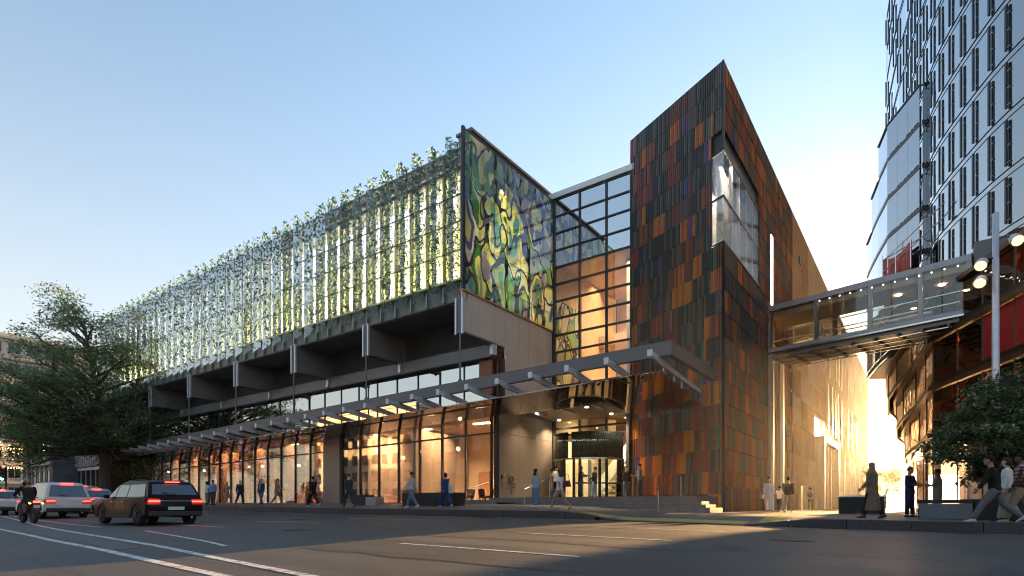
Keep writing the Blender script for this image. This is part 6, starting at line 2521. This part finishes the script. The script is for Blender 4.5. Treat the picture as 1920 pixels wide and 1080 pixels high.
def carried(name, label, cat, at, z, rot, build):
    t = thing(name, label, cat, (at[0], at[1], z), local=True, rot=rot)
    build(t)
    return t


WALK = dict(lt=24, rt=-20, lk=6, rk=14, la=-22, ra=22, le=12, re=22)
WALK2 = dict(lt=-18, rt=22, lk=16, rk=5, la=20, ra=-20, le=24, re=10)
STRIDE = dict(lt=30, rt=-24, lk=4, rk=22, la=-28, ra=26, le=15, re=25)
STAND = dict(lt=3, rt=-2, lk=2, rk=2)

# left-hand group by the shopfront
G1 = 'people strolling on the pavement'
person('person in a white top and grey trousers, back turned, leftmost on the pavement', (-42.6, 20.6), FACE(95), 1.68, 'f', 'd', 'k', 'afro', WHITE, 'short', bottom=(.20, .19, .17), **STAND)
person('person in a loose blue shirt and dark trousers beside the leftmost group', (-40.9, 20.2), FACE(-60), 1.78, 'm', 'd', 'k', 'short', (0.16, 0.25, 0.42), 'long', bottom=(.05, .055, .065), loose=1.5, lab=22, la=10, le=20, **{k: v for k, v in STAND.items()})
person('person in a knee length patterned brown dress arm in arm with a navy suit', (-40.7, 21.1), FACE(120), 1.62, 'f', 'l', 'y', 'bob', (0.3, .15, .1), 'long', btype='none', topkind='print', coat_hem=.38, shoes=(.4, .25, .16), lab=24, rab=24, lt=10, rt=-8)
person('person in a navy suit walking away beside the patterned dress', (-40.4, 21.9), FACE(120), 1.78, 'm', 'l', 'k', 'none', WHITE, 'long', NAVY, NAVY, lab=16, **{k: WALK2[k] for k in ('lt', 'rt', 'lk', 'rk')})
person('person in a red sleeveless top and grey shorts near the timber fins', (-38.9, 22.6), FACE(-80), 1.70, 'm', 'd', 'k', 'short', (0.20, 0.02, 0.02), 'none', bottom=(.22, .22, .23), btype='shorts', shoes=(.6, .6, .6), lt=8, rt=-8, rk=10)
person('person in a dark blue jacket over white, in blue jeans', (-37.6, 21.9), FACE(-70), 1.78, 'm', 'l', 'g', 'short', WHITE, 'long', (0.022, 0.035, 0.08), (0.07, 0.11, 0.19), lt=14, rt=-10, rk=10, lk=3)
person('person in a beige suit walking away towards the glass', (-36.4, 22.4), FACE(60), 1.78, 'm', 'l', 'k', 'short', WHITE, 'long', (0.23, 0.19, 0.15), (0.23, 0.19, 0.15), shoes=(.3, .28, .25), re=50, **{k: WALK[k] for k in ('lt', 'rt', 'lk', 'rk', 'la', 'ra')})
person('person in a black hoodie and black trousers striding left', (-28.0, 19.4), FACE(175), 1.80, 'm', 'm', 'k', 'short', BLACK, 'long', bottom=BLACK, shoes=(.5, .48, .45), loose=1.5, **STRIDE)
person('person in a charcoal suit striding left past the short granite bench', (-24.6, 19.2), FACE(170), 1.82, 'm', 'l', 'b', 'short', (.05, .05, .06), 'long', (0.045, 0.047, 0.058), (0.038, 0.04, 0.05), shoes=(.10, .05, .03), **WALK)
person('person in a cream sweater and jeans in front of the long planter', (-20.3, 19.6), FACE(200), 1.78, 'm', 'l', 'b', 'short', (0.52, 0.49, 0.43), 'long', bottom=(0.12, 0.17, 0.26), shoes=(.6, .6, .58), loose=1.3, **WALK2)
person('person in a bright blue suit with long dark hair walking left', (-18.8, 20.4), FACE(165), 1.70, 'f', 'm', 'k', 'bob', (0.02, 0.05, 0.16), 'long', (0.022, 0.055, 0.17), (0.02, 0.045, 0.14), 'wide', shoes=(.5, .48, .45), **WALK)


def tote(t):
    MB().hexa([(-.05, -.17, 0), (.05, -.17, 0), (.05, .17, 0), (-.05, .17, 0), (-.03, -.18, .38), (.03, -.18, .38), (.03, .18, .38), (-.03, .18, .38)]).build('pouch', cloth((.62, .58, .5)), t, bevel=.02)
    MB().tube([(0, -.12, .37), (0, -.05, .72), (0, .05, .72), (0, .12, .37)], .012, 6).build('strap', cloth((.62, .58, .5)), t)


carried('tote_bag', 'cream tote bag hanging at the blue suit shoulder', 'bag', (-18.55, 20.45), .62, FACE(165), tote)

# on the steps and landing
person('person in a white shirt pointing to the right at the lobby corner', (-19.25, 26.2 - 1.0), FACE(20), 1.76, 'm', 'm', 'k', 'short', WHITE, 'long', bottom=(0.11, .17, .28), shoes=(.6, .6, .6), ra=80, re=5, rab=10, z=FZ - .1, lt=4, rt=-3)
person('person with long black hair and black backpack, back turned, at the lobby corner', (-18.9, 24.9), FACE(70), 1.66, 'f', 'm', 'k', 'long', BLACK, 'short', bottom=(0.10, .16, .27), shoes=(.6, .6, .6), z=FZ - .1, lt=5, rt=-4)
person('person in a grey hooded top and jeans with long dark hair facing the steps', (-14.1, 21.2), FACE(75), 1.70, 'f', 'm', 'k', 'long', (0.30, 0.32, 0.34), 'long', bottom=(0.12, 0.19, 0.30), shoes=(.65, .64, .6), loose=1.9, z=None, **STAND)
person('person in a long tan coat at the foot of the door, half hidden', (-17.2, 27.6), FACE(80), 1.66, 'f', 'm', 'k', 'bun', WHITE, 'long', (0.20, 0.15, 0.10), JEANS, coat_hem=.48, z=FZ, **STAND)
person('person in a white tee shirt and black trousers by the tan coat', (-16.75, 27.3), FACE(80), 1.80, 'm', 'm', 'k', 'short', WHITE, 'short', bottom=BLACK, z=FZ, **STAND)
person('person in white tee and tan shorts striding left in heels with a burgundy bag', (-12.05, 19.9), FACE(172), 1.72, 'f', 'm', 'b', 'long', WHITE, 'short', bottom=(0.38, 0.28, 0.18), btype='shorts', shoes=(.42, .28, .16), **STRIDE)


def shoulder_bag(t):
    MB().hexa([(-.07, -.2, 0), (.07, -.2, 0), (.07, .2, 0), (-.07, .2, 0), (-.04, -.15, .26), (.04, -.15, .26), (.04, .15, .26), (-.04, .15, .26)]).build('pouch', cloth((.10, .016, .02), .4), t, bevel=.03)
    MB().tube([(0, -.13, .25), (0, -.06, .52), (0, .06, .52), (0, .13, .25)], .014, 6).build('strap', cloth((.10, .016, .02), .4), t)


carried('shoulder_bag', 'burgundy shoulder bag on the person in tan shorts', 'bag', (-11.75, 19.95), .78, FACE(172), shoulder_bag)
person('person in an orange beanie and black jacket looking at a phone by the door', (-15.7, 28.2), FACE(10), 1.80, 'm', 'm', (0.55, .22, .02), 'short', BLACK, 'long', (0.02, 0.02, 0.02), JEANS, shoes=(.6, .6, .6), la=35, ra=35, le=70, re=70, z=FZ, lt=4, rt=-4)
person('person in a black jacket and pale jeans leaning by the door post', (-14.75, 28.0), FACE(190), 1.70, 'f', 'm', 'k', 'short', BLACK, 'long', (0.018, 0.018, 0.018), (0.20, .27, .36), la=10, le=60, z=FZ, lt=8, rt=-6, lean=-5)
person('person in a dark top and jeans beside the right door jamb', (-13.05, 28.4), FACE(-20), 1.70, 'f', 'l', 'b', 'long', BLACK, 'long', bottom=(.08, .12, .2), z=FZ, **STAND)
person('person in a grey shirt and dark trousers before the dark tiles', (-12.1, 28.0), FACE(200), 1.76, 'm', 'm', 'k', 'short', (.23, .23, .23), 'long', bottom=(.05, .05, .055), ra=20, re=70, z=FZ, **STAND)

# in the lane
person('person in a white jumpsuit with a tan bag walking out of the lane', (-6.3, 30.4), FACE(-85), 1.74, 'f', 'm', 'k', 'long', WHITE, 'long', bottom=WHITE, btype='wide', shoes=(.4, .3, .2), lt=14, rt=-12, rk=12)


def small_bag(t):
    MB().hexa([(-.1, -.05, 0), (.1, -.05, 0), (.1, .05, 0), (-.1, .05, 0), (-.08, -.03, .2), (.08, -.03, .2), (.08, .03, .2), (-.08, .03, .2)]).build('pouch', cloth((.40, .2, .07), .5), t, bevel=.02)
    MB().tube([(-.07, 0, .19), (0, 0, .36), (.07, 0, .19)], .01, 6).build('strap', cloth((.40, .2, .07), .5), t)


carried('handbag', 'small tan handbag carried by the person in white', 'bag', (-6.62, 30.2), .35, FACE(-85), small_bag)
person('child in a white top and jeans between the two adults in the lane', (-6.0, 31.4), FACE(80), 1.32, 'f', 'm', 'k', 'short', WHITE, 'short', bottom=DARKJ, lt=8, rt=-8, rk=8)
person('person in a black shirt and khaki trousers walking into the lane', (-5.45, 30.6), FACE(88), 1.78, 'm', 'm', 'k', 'short', BLACK, 'long', bottom=(0.24, 0.20, 0.15), shoes=(.3, .3, .3), loose=1.2, **WALK2)
person('child with a grey backpack walking deep in the lane', (-6.0, 41.0), FACE(88), 1.50, 'm', 'm', 'k', 'short', (.22, .28, .34), 'long', bottom=(.03, .03, .035), lt=12, rt=-12, rk=10)


def backpack(t):
    MB().ball((0, 0, .2), .16, .10, .22, 12, 8).build('pouch', cloth((.06, .06, .07)), t, smooth=True)
    for s in (-1, 1):
        MB().tube([(s * .09, .08, .36), (s * .1, .14, .25), (s * .09, .08, .05)], .014, 6).build('strap', cloth((.06, .06, .07)), t)


carried('backpack', 'dark grey backpack on the child deep in the lane', 'bag', (-6.0, 40.82), .55, FACE(88), backpack)
# right-hand corner
person('person in a long brown coat and head scarf walking left at the corner', (-1.35, 21.0), FACE(168), 1.76, 'f', 'm', 'b', 'none', (.2, .15, .11), 'long', (0.17, 0.125, 0.085), BLACK, coat_hem=.66, scarf=(0.22, 0.16, 0.115), lt=16, rt=-14, lk=2, rk=10, la=10, ra=-8, le=35, re=20, vox=.016, loose=1.5, head_turn=-50)
person('person in a navy suit with hands clasped at the corner', (-.45, 24.6), FACE(-25), 1.76, 'm', 'm', 'b', 'short', (.06, .015, .025), 'long', (0.018, 0.024, 0.06), (0.014, 0.02, 0.05), la=15, ra=15, le=75, re=75, vox=.016, lt=3, rt=-3)
person('person in a grey checked suit holding a paper cup facing the navy suit', (.35, 24.7), FACE(165), 1.68, 'f', 'd', 'k', 'short', WHITE, 'long', (0.21, 0.19, 0.165), (0.17, 0.155, 0.135), shoes=(.6, .6, .6), la=20, le=80, vox=.016, **STAND)


def cup(t):
    MB().lathe([(.028, 0), (.038, .10)], (0, 0, 0), 12).build('cup', M['white_paint'], t, smooth=True)
    MB().lathe([(.040, .10), (.040, .112), (.03, .118)], (0, 0, 0), 12).build('lid', M['plastic'], t, smooth=True)


carried('paper_cup', 'white paper cup with dark lid held by the person in the checked suit', 'cup', (.02, 24.45), .78, 0, cup)
person('person with beard in a black rollneck and grey trousers leaning into a stride', (1.42, 18.75), FACE(178), 1.80, 'm', 'm', 'k', 'short', (.012, .012, .013), 'long', bottom=(0.13, 0.13, 0.14), shoes=(.45, .45, .45), lean=8, lt=34, rt=-26, lk=6, rk=24, la=24, ra=-14, le=10, re=14, vox=.014)
person('person in a red and white plaid shirt and khaki trousers at the right edge', (1.95, 19.15), FACE(178), 1.78, 'm', 'd', 'k', 'short', (.3, .05, .04), 'long', bottom=KHAKI, shoes=(.42, .36, .28), topkind='plaid', loose=1.6, vox=.014, lt=24, rt=-20, lk=6, rk=16, la=10, ra=-12, le=20, re=12)
person('person in white mostly hidden behind the plaid shirt', (1.75, 19.9), FACE(178), 1.70, 'f', 'l', 'b', 'bob', WHITE, 'long', bottom=(.3, .28, .25), lt=12, rt=-14, rk=12)

# motorcyclist
person('motorcyclist in dark leathers and helmet riding the dark motorcycle', (bu + .06, bv), A + pi / 2, 1.76, 'm', 'm', 'k', 'none', BLACK, 'long', (0.02, 0.02, 0.022), (0.022, 0.022, 0.025), lt=68, rt=68, lk=95, rk=95, la=55, ra=55, le=-5, re=-5, lab=20, rab=20, lean=22, seated=True, z=z_road(bu, bv), loose=1.4)
hp_ = Vector((0, 0, 0))
ht = thing('helmet', 'black full face helmet on the motorcyclist', 'helmet', (bu, bv, z_road(bu, bv)), local=True, rot=A + pi / 2)
MB().ball((0, .31, 1.63), .14, .165, .15, 16, 10).build('shell', mat('helmet_black', (.012, .012, .014), .2, 0, 0, coat=.6), ht, smooth=True)
MB().extr([(.40, 1.60), (.475, 1.60), (.465, 1.68), (.42, 1.70)], 0, -.10, .10).build('visor', M['car_glass'], ht)

# ------------------------------------------------------------------ evening haze
hz_m, nt, out = _new('haze')
pv = N(nt, 'ShaderNodeVolumePrincipled')
pv.inputs['Color'].default_value = (0.96, 0.93, 0.90, 1)
pv.inputs['Density'].default_value = 0.00034
pv.inputs['Anisotropy'].default_value = 0.88
nt.links.new(pv.outputs[0], out.inputs['Volume'])
hz = B(-900, 900, -900, 900, -2.8, 55).build('haze', hz_m)
hz['kind'] = 'stuff'
SC.cycles.volume_bounces = 0
